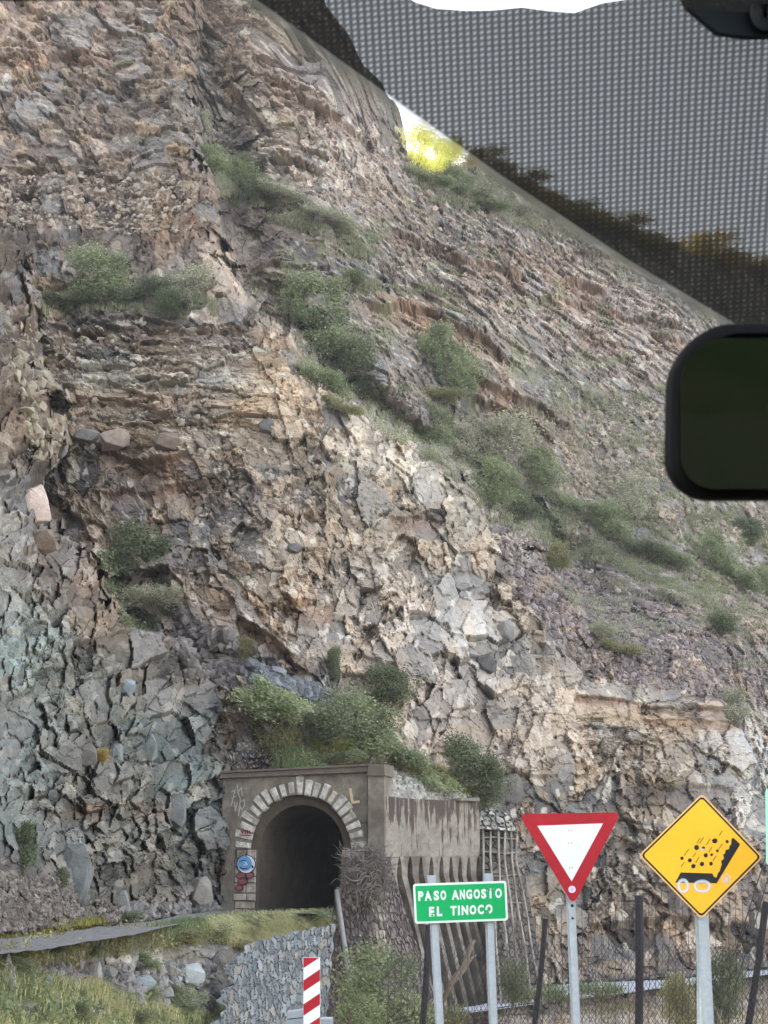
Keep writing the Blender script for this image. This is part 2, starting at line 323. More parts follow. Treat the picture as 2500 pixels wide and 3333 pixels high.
# ledges: dark recesses under an overhanging lip, polyline in photo pixels, height (px), overhang (m), rust tint
LEDGES = [
    ([(870, 235), (930, 275), (1010, 335), (1120, 400), (1190, 440)], 26, 1.6, .9), ([(0, 180), (120, 185), (230, 172), (340, 182), (420, 200)], 20, 1.2, .7),
    ([(900, 505), (960, 520), (1030, 545)], 22, 1.4, .7), ([(700, 250), (770, 300), (830, 370), (870, 420)], 22, 1.3, .8),
    ([(1210, 985), (1290, 1000), (1400, 1022), (1500, 1055), (1590, 1110), (1640, 1170)], 26, 2.0, .9),
    ([(1480, 1190), (1600, 1255), (1700, 1300), (1790, 1335), (1850, 1390)], 30, 2.0, 1), ([(1540, 1290), (1640, 1330), (1740, 1375), (1790, 1430)], 26, 1.6, 1),
    ([(1540, 855), (1620, 865), (1690, 905)], 30, 1.8, 1), ([(1840, 905), (1900, 915), (1960, 955)], 34, 2.0, 1), ([(1750, 790), (1900, 815), (2050, 850)], 14, 1.0, .6),
    ([(1760, 975), (1900, 990), (2050, 1030), (2200, 1050)], 18, 1.3, .9), ([(1900, 1090), (2020, 1115)], 22, 1.3, .9), ([(2130, 1080), (2230, 1105), (2330, 1110)], 26, 1.4, 1),
    ([(1300, 760), (1420, 800), (1500, 850)], 20, 1.2, .9), ([(900, 850), (980, 870), (1060, 875)], 16, 1.2, .6), ([(0, 560), (150, 555), (300, 560), (420, 590)], 14, .9, .5),
    ([(60, 1060), (250, 1068), (450, 1060), (640, 1075), (780, 1060)], 22, 1.6, .5), ([(220, 1185), (350, 1180), (480, 1190), (600, 1200)], 12, .9, .3),
    ([(250, 1235), (400, 1245), (560, 1240)], 12, .9, .3), ([(230, 1290), (380, 1310), (520, 1300)], 14, 1.1, .6),
    ([(320, 1440), (400, 1475), (480, 1500), (560, 1490), (640, 1450)], 30, 2.0, .8), ([(330, 1600), (480, 1590), (620, 1560), (720, 1530)], 26, 1.5, .7),
    ([(560, 1860), (650, 1865), (740, 1850)], 24, 1.4, .3), ([(880, 1650), (960, 1670), (1060, 1655)], 20, 1.6, .4),
    ([(930, 1970), (1000, 1965), (1075, 1965)], 30, 2.2, .9), ([(800, 2040), (880, 2060), (950, 2130)], 24, 1.6, .9), ([(1280, 1690), (1360, 1680), (1430, 1685)], 24, 1.6, .8),
    ([(150, 1600), (220, 1610)], 20, 1, .3), ([(70, 1810), (140, 1800), (190, 1815)], 16, .8, 0), ([(200, 1900), (270, 1880), (340, 1870)], 24, .9, .2), ([(230, 2010), (290, 2030), (350, 2000)], 40, 1.4, .3),
    ([(1150, 2120), (1210, 2140), (1280, 2165)], 26, 1.6, 0), ([(1480, 2130), (1530, 2135), (1560, 2150)], 40, 1.6, 0), ([(1300, 2510), (1480, 2505), (1620, 2510), (1800, 2525)], 24, 1.6, .2),
    ([(1560, 1935), (1660, 1945), (1700, 1950)], 28, 1.5, .3), ([(1880, 2270), (1980, 2275), (2100, 2300), (2330, 2305)], 18, 1.2, .9), ([(2100, 2340), (2230, 2345), (2400, 2350)], 12, .8, .9),
    ([(2150, 2560), (2250, 2555), (2380, 2570)], 40, 2.0, .3), ([(2040, 2740), (2100, 2760), (2200, 2750)], 30, 2.2, .2), ([(2050, 2870), (2130, 2880), (2200, 2870)], 18, 1.2, .2),
    ([(430, 2620), (500, 2615), (570, 2620)], 26, .9, .5), ([(220, 2615), (330, 2620)], 22, .8, .8), ([(290, 2745), (350, 2770)], 40, 1, .1), ([(430, 2810), (520, 2800)], 34, .8, .4),
    ([(40, 2090), (120, 2120)], 20, .7, 0), ([(500, 2270), (570, 2280), (640, 2290)], 20, .8, 0), ([(1930, 3010), (2040, 3000), (2200, 2990), (2420, 3010)], 60, 3.5, .1),
]
def seg_ledge(px, py, pts):
    """signed distance below a polyline (px, positive = lower), and falloff past its ends"""
    P = np.array(pts, float); y = np.interp(px, P[:, 0], P[:, 1])
    e = np.maximum(np.maximum(P[0, 0] - px, px - P[-1, 0]), 0)
    return py - y, 1 - sst(e, 0, 26)

def terrain():
    dx = 3.8
    xs = np.concatenate([-110 - np.geomspace(9000, 8, 90), np.arange(-110, 2611, dx), np.linspace(2640, 5500, 70)])
    ys = np.concatenate([np.linspace(-900, -60, 60), np.arange(-50, 3391, dx), np.linspace(3410, 3700, 12)])
    px, py = np.meshgrid(xs, ys)
    # above the crest the grid is pulled down on to it, then runs back as the far side of the mountain
    yr = y_ridge(px) + 10 * fbm(px / 46, px * 0, 61, 4) * (px > 1000)
    over = np.maximum(yr - py, 0); pyc = np.maximum(py, yr)
    d, w1, w3, s1, s2 = base_depth(px, pyc)
    # the flat benches: track on the left, road on the right, and the banks below them
    t = T(px, pyc); zb = z_base(px)
    yb = y_base(px); ye = y_edge(px)
    dplane = (zb - .12) / np.minimum(t, -.002)
    dface = d
    below = sst(pyc, yb - 6, yb + 10)
    te = T(px, ye); de = (zb - .12) / te; Se = KN(px, [900, 1300], [.75, .35])
    dbank = (de * Se - zb) / (Se - t) + 1.2 * fbm(px / 150, pyc / 60, 71, 4) * sst(pyc, ye, ye + 90)
    low = np.where(pyc > ye, dbank, np.clip(dplane, 15, 150))
    # the bank steps back behind the retaining wall and the buttress
    wl = np.interp(pyc, [3080, 3420], [792, 690]); wt = np.interp(px, [690, 792, 900, 1000, 1085, 1600], [3095, 3082, 3052, 3030, 3010, 3010])
    low = low + 12 * sst(px, wl + 12, wl + 40) * sst(pyc, wt + 8, wt + 30) * (1 - sst(px, 1480, 1600))
    d = lerp(dface, np.minimum(low, dface + 2), below)
    P = W(px, pyc, d)
    # relief ---------------------------------------------------------------
    wx = px + 40 * fbm(px / 120, pyc / 120, 1, 4); wy = pyc + 40 * fbm(px / 120, pyc / 120, 2, 4)
    rel = splat(wx, wy, REL, (.75, .9, .15))
    amp = rel[..., 0]; siz = rel[..., 1]; lay = np.clip(rel[..., 2] + .24 * w3, 0, 1)
    fine = np.clip(d / 90.0, .45, 1.4)
    u = P[..., 0] + .55 * P[..., 1]; v = P[..., 2] * 1.05
    u = u / fine; v = v / fine
    th = math.radians(21) * w3; u0, v0 = 30.0, 40.0          # the beds of the right hand slope dip down to the right
    u, v = u0 + (u - u0) * np.cos(th) - (v - v0) * np.sin(th), v0 + (u - u0) * np.sin(th) + (v - v0) * np.cos(th)
    wu = u + .5 * fbm(u / 2.4, v / 2.4, 3, 3); wv = v + .4 * fbm(u / 2.4, v / 2.4, 4, 3)
    H = 0; rr = []; solid = None
    for k, (s, a) in enumerate([(4.2, .30), (1.7, .50), (.75, .85), (.36, .95), (.17, .7)]):
        hb, r1, q1 = blocks(wu, wv, s, 100 + k * 40, ax=.85, ay=1.15)
        hl, r2, q2 = blocks(wu, wv + .12 * wu, s * .8, 300 + k * 40, ax=2.4, ay=.6, tilt=.35, hgt=1.0, crack=.16)
        big = sst(siz, .9 if k == 0 else .3, 2.0) if k == 0 else 1.0
        a = a * (np.clip(.55 + .55 * siz, .6, 1.5) if k in (1, 2) else np.clip(1.45 - .62 * siz, .3, 1.1) if k > 2 else 1.0)
        if k == 1: solid = lerp(.50, 1.25, sst(q1, .3, .7)); a = a * lerp(1.05, .75, sst(q1, .25, .75))
        if k > 1: a = a * solid
        H = H + a * lerp(hb, hl, lay) * (lerp(.55, 1.25, big) if k == 0 else 1.0)
        rr.append((lerp(r1, r2, (lay > .5) * 1.0), lerp(q1, q2, (lay > .5) * 1.0)))
    H = H * amp * fine * 1.25 * lerp(1, 1.5, w1)
    H = H + amp * .5 * fbm(u / 6, v / 6, 9, 4) * fine
    led = np.zeros(px.shape); rust = np.zeros(px.shape)
    jw = 16 * fbm(px / 60, pyc / 60, 33, 4)
    for pts, hh, ov, ru in LEDGES:
        s, e = seg_ledge(px, pyc + jw, pts)
        prof = np.exp(-np.minimum(s, 0) ** 2 / (hh * 1.3) ** 2) * .5 * (1 - sst(s, -hh * .15, hh * .35)) - sst(s, -hh * .15, hh * .35) * (1 - sst(s, hh * .6, hh * 2.2)) * .5
        led = led + prof * e * ov * (.42 + .25 * w3) * np.clip(d / 110, .4, 1.2)
        rust = np.maximum(rust, e * ru * sst(s, -hh * .35, hh * .1) * (1 - sst(s, hh * 1.2, hh * 3.2)))
    H = H + led
    path = below * (pyc < ye + 4)
    H = np.where(path > 0, H * (1 - path * .93), H)
    # masonry stands in front of these places, keep the rock back
    hold = sst(px, 740, 765) * (1 - sst(px, 1570, 1600)) * sst(pyc, 2510, 2540) * (pyc < 3000)
    H = H * (1 - hold) - hold * .4
    H = np.where(over > 0, H * np.exp(-over / 60), H)
    nx, ny, nz = lerp(.0, .22, w1), lerp(-.97, -.95, w1), lerp(.08, .02, w1)
    P[..., 0] += H * nx; P[..., 1] += H * ny; P[..., 2] += H * nz
    back = np.minimum(over, 700)
    P[..., 1] += back * .16; P[..., 2] -= back * .035
    # colour ---------------------------------------------------------------
    base = splat(wx, wy, COLS, (138, 124, 116), .25)
    g_ = base.mean(-1, keepdims=True); g_ = base.mean(-1, keepdims=True); b = srgb(g_ + (base - g_) * lerp(.85, .6, w3)[..., None] + (g_ - 138) * .5)
    (ra, qa), (rb, qb), (rc, qc), (rd, qd), (re_, qe) = rr
    L = 1 + .22 * (ra - .5) + .50 * (rb - .5) + (.52 * (rc - .5) + .50 * (rd - .5) + .3 * (re_ - .5)) * solid
    L = L * (1 + .34 * fbm(px / 300, pyc / 260, 41, 5)) * .86
    col = b * L[..., None]
    tanm = sst(qb, .66, .9) * .38 + sst(qc, .7, .9) * .34
    tint = srgb((182, 158, 132)); col = lerp(col, tint * L[..., None] * .95, (tanm * (1 - .8 * w1) * (1 - .6 * w3))[..., None])
    greym = sst(qb, .30, .10) * .6; col = lerp(col, srgb((128, 126, 126)) * L[..., None], greym[..., None])
    tl = sst(px, 900, 600) * sst(pyc, 1000, 800)
    pale = (1 - .6 * tl) * ((qd > .93) * .6 + (qc > .95) * .5) * (1 - .6 * w1)
    col = lerp(col, srgb((205, 196, 184))[None, None, :] * np.ones_like(col), np.clip(pale, 0, .8)[..., None] * np.clip(amp + .1, 0, 1)[..., None])
    dustl = sst(fbm(u / 3.1, v / 1.2, 55, 4), .12, .4) * (.35 - .2 * sst(px, 900, 600) * sst(pyc, 1000, 800))
    col = lerp(col, srgb((166, 146, 124)) * np.ones_like(col), (dustl * (1 - .7 * w1) * (1 - .5 * w3))[..., None])
    col = lerp(col, srgb((128, 92, 70)) * L[..., None], (rust * .5 * (1 - .35 * w3))[..., None])
    # green film of herbs and moss on the gentler slopes
    gm = sst(fbm(px / 70, pyc / 45, 77, 5), .08, .4) * np.clip(w3 * 1.3, 0, 1) * sst(pyc, 500, 900) * .45
    col = lerp(col, srgb((112, 118, 84)) * np.ones_like(col), gm[..., None])
    soil = sst(pyc, ye - 2, ye + 8); col = lerp(col, col * .9, soil[..., None])
    col = np.clip(col * 1.0, .012, .75)
    # faces: drop the tunnel mouth
    ny_, nx_ = px.shape
    idx = np.arange(ny_ * nx_).reshape(ny_, nx_)
    q = np.stack([idx[:-1, :-1], idx[1:, :-1], idx[1:, 1:], idx[:-1, 1:]], -1)
    cx = px[:-1, :-1]; cy = py[:-1, :-1]
    hole = (cx > 775) & (cx < 1230) & (cy > 2560) & (cy < 2952)
    deg = (py[1:, 1:] < yr[1:, 1:] - 760)
    q = q[~(hole | deg)]
    o = mkobj('mountain', P.reshape(-1, 3), q.reshape(-1, 4), M_ROCK, cols=col.reshape(-1, 3))
    tag(o, kind='structure')
    return px, py, P, w1, w3

TPX, TPY, TP, TW1, TW3 = terrain()
def ground_at(px, py):
    """terrain point seen at a photo pixel"""
    i = int(np.clip(np.searchsorted(TPY[:, 0], py), 1, TPY.shape[0] - 1)); j = int(np.clip(np.searchsorted(TPX[0], px), 1, TPX.shape[1] - 1))
    return Vector([float(c) for c in TP[i, j]])
# ------------------------------------------------------------------ ground, track, road
def sheet(name, pts, m, kind='structure', cols=None):
    o = mkobj(name, pts, [tuple(range(len(pts)))], m); return tag(o, kind=kind)
M_GRAVEL = mat('grey_gravel', srgb((142, 140, 142), .85), noise=.6, nscale=5, ndetail=12, bump=.12, bscale=6)
M_ASPH = mat('worn_asphalt', srgb((168, 172, 182)), noise=.18, nscale=3, bump=.01, bscale=30)
M_PAINT = mat('road_paint', (.30, .30, .31), noise=.5, nscale=6)
M_SOIL = mat('dry_soil', srgb((128, 116, 98)), noise=.4, nscale=2.5, bump=.08, bscale=6, hue=tuple(srgb((110, 112, 74))))
sheet('ground', [(-3000, -2200, -16), (3000, -2200, -16), (3000, 3500, -16), (-3000, 3500, -16)], M_SOIL)
def strip(name, edge_a, edge_b, z, m, n=220, amp=.0, seed=0):
    """flat ribbon at height z between two photo-pixel edge curves"""
    xs = np.linspace(edge_a[0][0], edge_a[-1][0], n); vs = []; fs = []
    ya = np.interp(xs, *zip(*edge_a)) ; yb_ = np.interp(xs, *zip(*edge_b))
    K = 7
    for i, x in enumerate(xs):
        for k in range(K):
            y = lerp(ya[i], yb_[i], k / (K - 1)) + amp * float(fbm(np.array(x / 40.), np.array(k * .7), seed, 3)) * (k in (0, K - 1))
            d = (z - EZ) / float(T(x, y)); p = W(x, y, d); vs.append((p[0], p[1], z))
    for i in range(n - 1):
        for k in range(K - 1): fs.append((i * K + k, i * K + k + 1, (i + 1) * K + k + 1, (i + 1) * K + k))
    return tag(mkobj(name, vs, fs, m, smooth=True), kind='structure')
strip('path', [(-700, 3098), (0, 3058), (200, 3032), (350, 3016), (480, 3000), (600, 2976), (720, 2961), (1030, 2961)],
      [(-700, 3150), (0, 3106), (200, 3080), (350, 3058), (480, 3032), (600, 3005), (720, 2974), (1030, 2972)], EZ - 1.28, M_GRAVEL, amp=6, seed=3)
strip('road', [(1255, 3325), (1400, 3296), (1560, 3272), (1750, 3218), (1900, 3196), (2200, 3188), (2500, 3150), (3200, 3090)],
      [(1255, 3330), (1400, 3303), (1560, 3288), (1750, 3260), (1900, 3244), (2200, 3209), (2500, 3172), (3200, 3103)], EZ - 5.6, M_ASPH)
strip('road_edge_line', [(1255, 3324), (1560, 3289), (1900, 3245), (2200, 3209), (2500, 3172), (3200, 3103)],
      [(1255, 3330), (1560, 3293), (1900, 3248.5), (2200, 3212), (2500, 3174), (3200, 3105)], EZ - 5.56, M_PAINT, amp=2, seed=8)
# roadside ground the camera, the signs and the fence stand on
vs = []; fs = []; xs = np.linspace(-60, 60, 61); ys = np.concatenate([np.linspace(-60, 22, 42), np.linspace(23, 40, 18)])
for y in ys:
    for x in xs:
        z = -.02 if y < 22 else -.02 - (y - 22) * .62
        vs.append((x, y, z - .35 * max(0, -x - 6) * (y > 8) * .12 + .05 * math.sin(x * 1.3 + y) * (abs(y) > 6)))
for j in range(len(ys) - 1):
    for i in range(len(xs) - 1): a = j * len(xs) + i; fs.append((a, a + 1, a + 1 + len(xs), a + len(xs)))
tag(mkobj('roadside', vs, fs, M_SOIL, smooth=True), kind='structure')
# unseen valley side behind the camera, added for the mirror to reflect
M_FARH = mat('scrub_hillside', srgb((84, 92, 62)), noise=.5, nscale=.12, hue=tuple(srgb((120, 110, 80))))
u, v = np.meshgrid(np.linspace(-400, 400, 60), np.linspace(0, 1, 20))
P = np.stack([u, -140 - 260 * v + 20 * fbm(u / 60, v * 3, 5), -16 + 95 * v ** .8 + 10 * fbm(u / 50, v * 4, 6) * v], -1)
idx = np.arange(u.size).reshape(u.shape); q = np.stack([idx[:-1, :-1], idx[:-1, 1:], idx[1:, 1:], idx[1:, :-1]], -1).reshape(-1, 4)
tag(mkobj('hills', P.reshape(-1, 3), q, M_FARH, smooth=True), kind='structure')

# ------------------------------------------------------------------ generic relief patch (masonry, netted rubble)
def patch(name, xl, xr, ytop, ybot, dfun, relief, colfun, m, parent=None, step=3.6, thick=1.2, nrm=(0, -1, .1)):
    """thick relief sheet; xl, xr functions of t in 0..1 (down), ytop, ybot functions of px"""
    hh = max(abs(float(ybot(xl(0))) - float(ytop(xl(0)))), abs(float(ybot(xr(0))) - float(ytop(xr(0))))); ww = max(abs(xr(t) - xl(t)) for t in (0, .5, 1))
    nu, nv = int(ww / step) + 2, int(hh / step) + 2
    s, t = np.meshgrid(np.linspace(0, 1, nu), np.linspace(0, 1, nv))
    XL = np.vectorize(xl)(t); XR = np.vectorize(xr)(t); px = lerp(XL, XR, s)
    x0 = lerp(xl(0), xr(0), s); py = lerp(ytop(x0), ybot(x0), t)
    d = dfun(px, py); P = W(px, py, d); h, info = relief(P[..., 0] * 1.0 + .3 * P[..., 1], P[..., 2], px, py)
    for k in range(3): P[..., k] += h * nrm[k]
    col = colfun(info, px, py)
    top = P[:1].copy(); top[..., 1] += thick; bot = P[-1:].copy(); bot[..., 1] += thick
    P = np.concatenate([top, P, bot], 0); col = np.concatenate([col[:1], col, col[-1:]], 0)
    lf = P[:, :1].copy(); lf[..., 1] += thick; rt = P[:, -1:].copy(); rt[..., 1] += thick
    P = np.concatenate([lf, P, rt], 1); col = np.concatenate([col[:, :1], col, col[:, -1:]], 1)
    n, k_ = P.shape[:2]; idx = np.arange(n * k_).reshape(n, k_)
    q = np.stack([idx[:-1, :-1], idx[1:, :-1], idx[1:, 1:], idx[:-1, 1:]], -1).reshape(-1, 4)
    return mkobj(name, P.reshape(-1, 3), q, m, parent, cols=np.clip(col.reshape(-1, 3), .01, .8))
def masonry(su, sv, dep, seed, warp=.25):
    def f(u, v, px, py):
        wu = u + warp * su * fbm(u / su, v / sv, seed, 2); wv = v + warp * sv * fbm(u / su, v / sv, seed + 3, 2)
        f1, f2, ci, cj, du, dv = voro(wu / su, wv / sv, seed, .8)
        r = h2(ci, cj, seed + 5); q = h2(ci, cj, seed + 6); e = sst(f2 - f1, .02, .2)
        h = dep * (e * (.6 + .8 * r) + .6 * ((h2(ci, cj, seed + 8) - .5) * du + (q - .5) * dv)) + dep * .3 * fbm(u / (su * .8), v / (sv * .8), seed + 9, 1)
        return h, (r, q, e)
    return f
M_STONE = mat('masonry_stone', vcol=True, rough=.9, noise=.28, nscale=5, bump=.03, bscale=12)
Y = lambda pts: (lambda x: np.interp(x, *zip(*pts)))
# dry stone retaining wall under the track
def stonecol(info, px, py):
    r, q, e = info; c = srgb((146, 150, 156)); o = np.ones(px.shape + (3,)) * c * (.36 + .60 * r)[..., None]
    o = lerp(o, srgb((96, 106, 112)) * np.ones_like(o), (sst(q, .6, .9) * .5)[..., None]); o = lerp(o, srgb((146, 136, 124)) * np.ones_like(o), (sst(q, .2, .05) * .6)[..., None])
    return o * lerp(.62, 1, e)[..., None]
d_wall = lambda px, py: KN(px, [650, 1070], [56.5, 67]) - (np.asarray(py) - 3050) * .004
w = patch('stone_retaining_wall', lambda t: lerp(792, 690, t ** .6) + 16 * math.sin(t * 23) + 9 * math.sin(t * 57), lambda t: lerp(1085, 1048, t) + 3 * math.sin(t * 40), lambda x: np.interp(x, [690, 792, 900, 1000, 1085], [3095, 3082, 3052, 3030, 3012]) + 4 * np.sin(np.asarray(x) * .21) + 3 * np.sin(np.asarray(x) * .097),
          Y([(690, 3420), (1085, 3420)]), d_wall, masonry(.20, .40, .12, 700), stonecol, M_STONE, thick=2.5)
tag(w, 'grey dry stone retaining wall of upright slabs under the track, below the tunnel mouth', 'stone wall')

# ------------------------------------------------------------------ tunnel portal
M_CONC = mat('stained_concrete', srgb((136, 128, 118)), noise=.45, nscale=2.2, ndetail=12, bump=.05, bscale=8, hue=tuple(srgb((108, 98, 90))))
M_CONC2 = mat('pale_weathered_concrete', srgb((146, 140, 134)), noise=.5, nscale=2.0, ndetail=12, bump=.06, bscale=7, hue=tuple(srgb((112, 104, 98))))
M_COPE = mat('dark_coping', srgb((112, 102, 94)), noise=.3, nscale=2, bump=.03, bscale=10)
M_WHITEST = mat('whitewashed_stone', srgb((212, 206, 200)), noise=.4, nscale=5, ndetail=12, bump=.07, bscale=7, hue=tuple(srgb((160, 150, 140))))
M_LINING = mat('tunnel_lining', srgb((92, 80, 70)), noise=.35, nscale=1.2, bump=.05, bscale=6)
M_MORTAR = mat('dark_mortar', srgb((92, 84, 78)), noise=.3, nscale=4)
PP = Plane(W(735, 2700, 82.6), W(1250, 2700, 80.2))
U = Vector(PP.u); 
if U.x < 0: U = -U
N = PP.n; ZZ = Vector((0, 0, 1))
AC = PP.at(974, 2765)                                # centre of the arch
sc = (PP.at(1112, 2765) - AC).length / 138.0          # metres per photo pixel here
def L(u, z, out=0.0): return AC + U * u + ZZ * z + N * out
portal = empty('tunnel_portal', L(0, -3.1), 'brown concrete railway tunnel mouth with a whitewashed stone arch and graffiti', 'tunnel portal')
RI, RR, RO = 137 * sc, 168 * sc, 214 * sc
zb_ = (PP.at(974, 2990) - AC).z
# front wall with the arch opening cut out: a fan of quads round the hole
m_ = MB(); n = 40; hole = [(-RR, zb_)] + [(-RR * math.cos(k * math.pi / n), RR * math.sin(k * math.pi / n)) for k in range(n + 1)] + [(RR, zb_)]
def outl(px, py): p = PP.at(px, py) - AC; return (p.dot(U), p.z)
xl_, xr_ = outl(722, 2765)[0], outl(1196, 2765)[0]; ztl, ztr = outl(722, 2534)[1], outl(1196, 2512)[1]
def outer(u, z):
    k = math.atan2(z, u)
    if z <= 0: return ((xl_ if u < 0 else xr_), z)
    cx_, cz_ = math.cos(k), math.sin(k); s_ = 1e9
    if cx_ > 1e-6: s_ = min(s_, xr_ / cx_)
    if cx_ < -1e-6: s_ = min(s_, xl_ / cx_)
    zt = lerp(ztl, ztr, .5)
    s_ = min(s_, zt / max(cz_, 1e-6)); return (cx_ * s_, cz_ * s_)
hp = hole; op = [outer(*p) for p in hp]
for i in range(len(hp) - 1):
    for (o1, o2) in ((0, -1.1),):
        a, b, c_, d_ = hp[i], hp[i + 1], op[i + 1], op[i]
        vs = [L(*a), L(*b), L(*c_), L(*d_), L(*a, o2), L(*b, o2), L(*c_, o2), L(*d_, o2)]
        m_.add(vs, [(0, 1, 2, 3), (0, 4, 5, 1), (3, 2, 6, 7)])
# corners above the fan
zt = lerp(ztl, ztr, .5)
for u0, u1 in ((xl_, None), (xr_, None)):
    pts_ = [p for p in op if (p[0] < -1e-3) == (u0 < 0) and abs(p[1] - zt) < 1e-6]; e_ = max(pts_, key=lambda p: abs(p[0]))
    sides = [p for p in op if abs(p[0] - u0) < 1e-6 and p[1] > 0]; f_ = max(sides, key=lambda p: p[1])
    m_.prism([L(u0, f_[1]), L(u0, zt), L(e_[0], zt)], N * -1)
m_.prism([L(xl_, zt), L(xl_, ztl if ztl > zt else zt + .01), L(xr_, ztr), L(xr_, zt)], N * -1)
m_.build('wall', M_CONC, portal)
# cornice and pilaster
m_ = MB()
c0, c1, c2, c3 = PP.at(722, 2533, .22), PP.at(1197, 2512, .22), PP.at(1197, 2494, .22), PP.at(722, 2517, .22)
m_.prism([c0, c1, c2, c3], N * -1.2)
c0, c1, c2, c3 = PP.at(716, 2516, .32), PP.at(1199, 2493, .32), PP.at(1199, 2486, .32), PP.at(716, 2510, .32)
m_.prism([c0, c1, c2, c3], N * -1.3); m_.build('cornice', M_COPE, portal)
m_ = MB(); m_.prism([PP.at(1198, 3000, .45), PP.at(1254, 3000, .45), PP.at(1250, 2522, .45), PP.at(1198, 2522, .45)], N * -1.3)
pil = m_.build('pilaster', M_CONC, portal)
m_ = MB(); m_.prism([PP.at(1195, 2524, .6), PP.at(1253, 2524, .6), PP.at(1250, 2487, .6), PP.at(1200, 2487, .6)], N * -1.6)
m_.build('pilaster_cap', M_COPE, pil)
# horizontal joint lines in the render, a real 2 cm groove lip
m_ = MB(); m_.prism([PP.at(1160, 2682, .02), PP.at(1196, 2680, .02), PP.at(1196, 2675, .02), PP.at(1160, 2677, .02)], N * -.1); m_.build('joint', M_MORTAR, portal)
# lining: annulus set back in the opening, and the bore behind it
m_ = MB(); n = 36
prof = lambda r: [(-r, zb_)] + [(-r * math.cos(k * math.pi / n), r * math.sin(k * math.pi / n)) for k in range(n + 1)] + [(r, zb_)]
a, b = prof(RI), prof(RR + .05)
for i in range(len(a) - 1):
    j_ = 0
    m_.add([L(*a[i], -.42), L(*a[i + 1], -.42), L(*b[i + 1], -.38), L(*b[i], -.38)], [(0, 1, 2, 3)])
bore = prof(RI)
AX = (-N)                                            # runs straight into the hill
segs = 14
for k in range(segs):
    for i in range(len(bore) - 1):
        w0 = 1 + .02 * (k > 0) * math.sin(k * 2.1 + i); w1_ = 1 + .02 * math.sin((k + 1) * 2.1 + i)
        w0b = 1 + .02 * (k > 0) * math.sin(k * 2.1 + i + 1); w1b = 1 + .02 * math.sin((k + 1) * 2.1 + i + 1)
        o0, o1 = -.42 - k * 3.5, -.42 - (k + 1) * 3.5
        m_.add([L(bore[i][0] * w0, bore[i][1], o0), L(bore[i + 1][0] * w0b, bore[i + 1][1], o0), L(bore[i + 1][0] * w1b, bore[i + 1][1], o1), L(bore[i][0] * w1_, bore[i][1], o1)], [(0, 3, 2, 1)])
e_ = -.42 - segs * 3.5
m_.add([L(p[0], p[1], e_) for p in bore], [tuple(range(len(bore)))])
m_.add([L(-RI, zb_ + .25, 0), L(RI, zb_ + .25, 0), L(RI, zb_ + .25, e_), L(-RI, zb_ + .25, e_)], [(0, 1, 2, 3)])
m_.build('tunnel_lining', M_LINING, portal)
# arch stones
rg = random.Random(5)
def block(mb, poly, out, back, bev=.05):
    """a dressed stone: polygon in (u, z) with a bevelled proud face"""
    cu = sum(p[0] for p in poly) / len(poly); cz = sum(p[1] for p in poly) / len(poly)
    inn = [(cu + (p[0] - cu) * (1 - bev / .35), cz + (p[1] - cz) * (1 - bev / .35)) for p in poly]; k = len(poly)
    vs = [L(*p, out) for p in inn] + [L(*p, out - .06) for p in poly] + [L(*p, back) for p in poly]
    fs = [tuple(range(k))] + [(k + i, k + (i + 1) % k, (i + 1) % k, i) for i in range(k)] + [(2 * k + i, 2 * k + (i + 1) % k, k + (i + 1) % k, k + i) for i in range(k)]
    mb.add(vs, fs)
m_ = MB(); na = 21
ang = [k * math.pi / na for k in range(na + 1)]
for k in range(na):
    g = .014; a0, a1 = ang[k] + g + rg.uniform(0, .02), ang[k + 1] - g - rg.uniform(0, .02)
    ro = RO + rg.uniform(-.12, .07) + (.14 if k == na // 2 else 0); ri = RR + rg.uniform(-.05, .04)
    block(m_, [(math.cos(a0) * ri, math.sin(a0) * ri), (math.cos(a0) * ro, math.sin(a0) * ro), (math.cos((a0 + a1) / 2) * (ro + .02), math.sin((a0 + a1) / 2) * (ro + .02)),
               (math.cos(a1) * ro, math.sin(a1) * ro), (math.cos(a1) * ri, math.sin(a1) * ri)], .10 + rg.uniform(-.03, .03), -.3)
m_.build('arch_ring', M_WHITEST, portal)
M_DWS = mat('dirty_whitewashed_stone', srgb((178, 168, 156)), noise=.4, nscale=4, bump=.04, bscale=9, hue=tuple(srgb((130, 112, 98))))
for sgn in (-1, 1):
    m_ = MB(); z = -.03; row = 0
    while z > zb_:
        hgt = rg.uniform(.28, .5); cut = rg.uniform(.35, .7) if row % 2 else None
        us = [RI * 1.02, RO] if cut is None and rg.random() < .4 else [RI * 1.02, lerp(RI, RO, rg.uniform(.3, .65)), RO + rg.uniform(-.1, .06)]
        for a_, b_ in zip(us[:-1], us[1:]):
            poly = [(sgn * (a_ + .02), z), (sgn * (b_ - .02), z), (sgn * (b_ - .02), z - hgt + .04), (sgn * (a_ + .02), z - hgt + .04)]
            block(m_, poly if sgn > 0 else poly[::-1], .08 + rg.uniform(-.04, .04), -.35)
        z -= hgt; row += 1
    m_.build('jamb_stones', M_DWS, portal); m_ = MB(); a_, b_ = sorted((sgn * (RI + .01), sgn * (RO - .02))); m_.prism([L(a_, zb_, .02), L(b_, zb_, .02), L(b_, .0, .02), L(a_, .0, .02)], N * -.4); m_.build('jamb_mortar', M_MORTAR, portal)
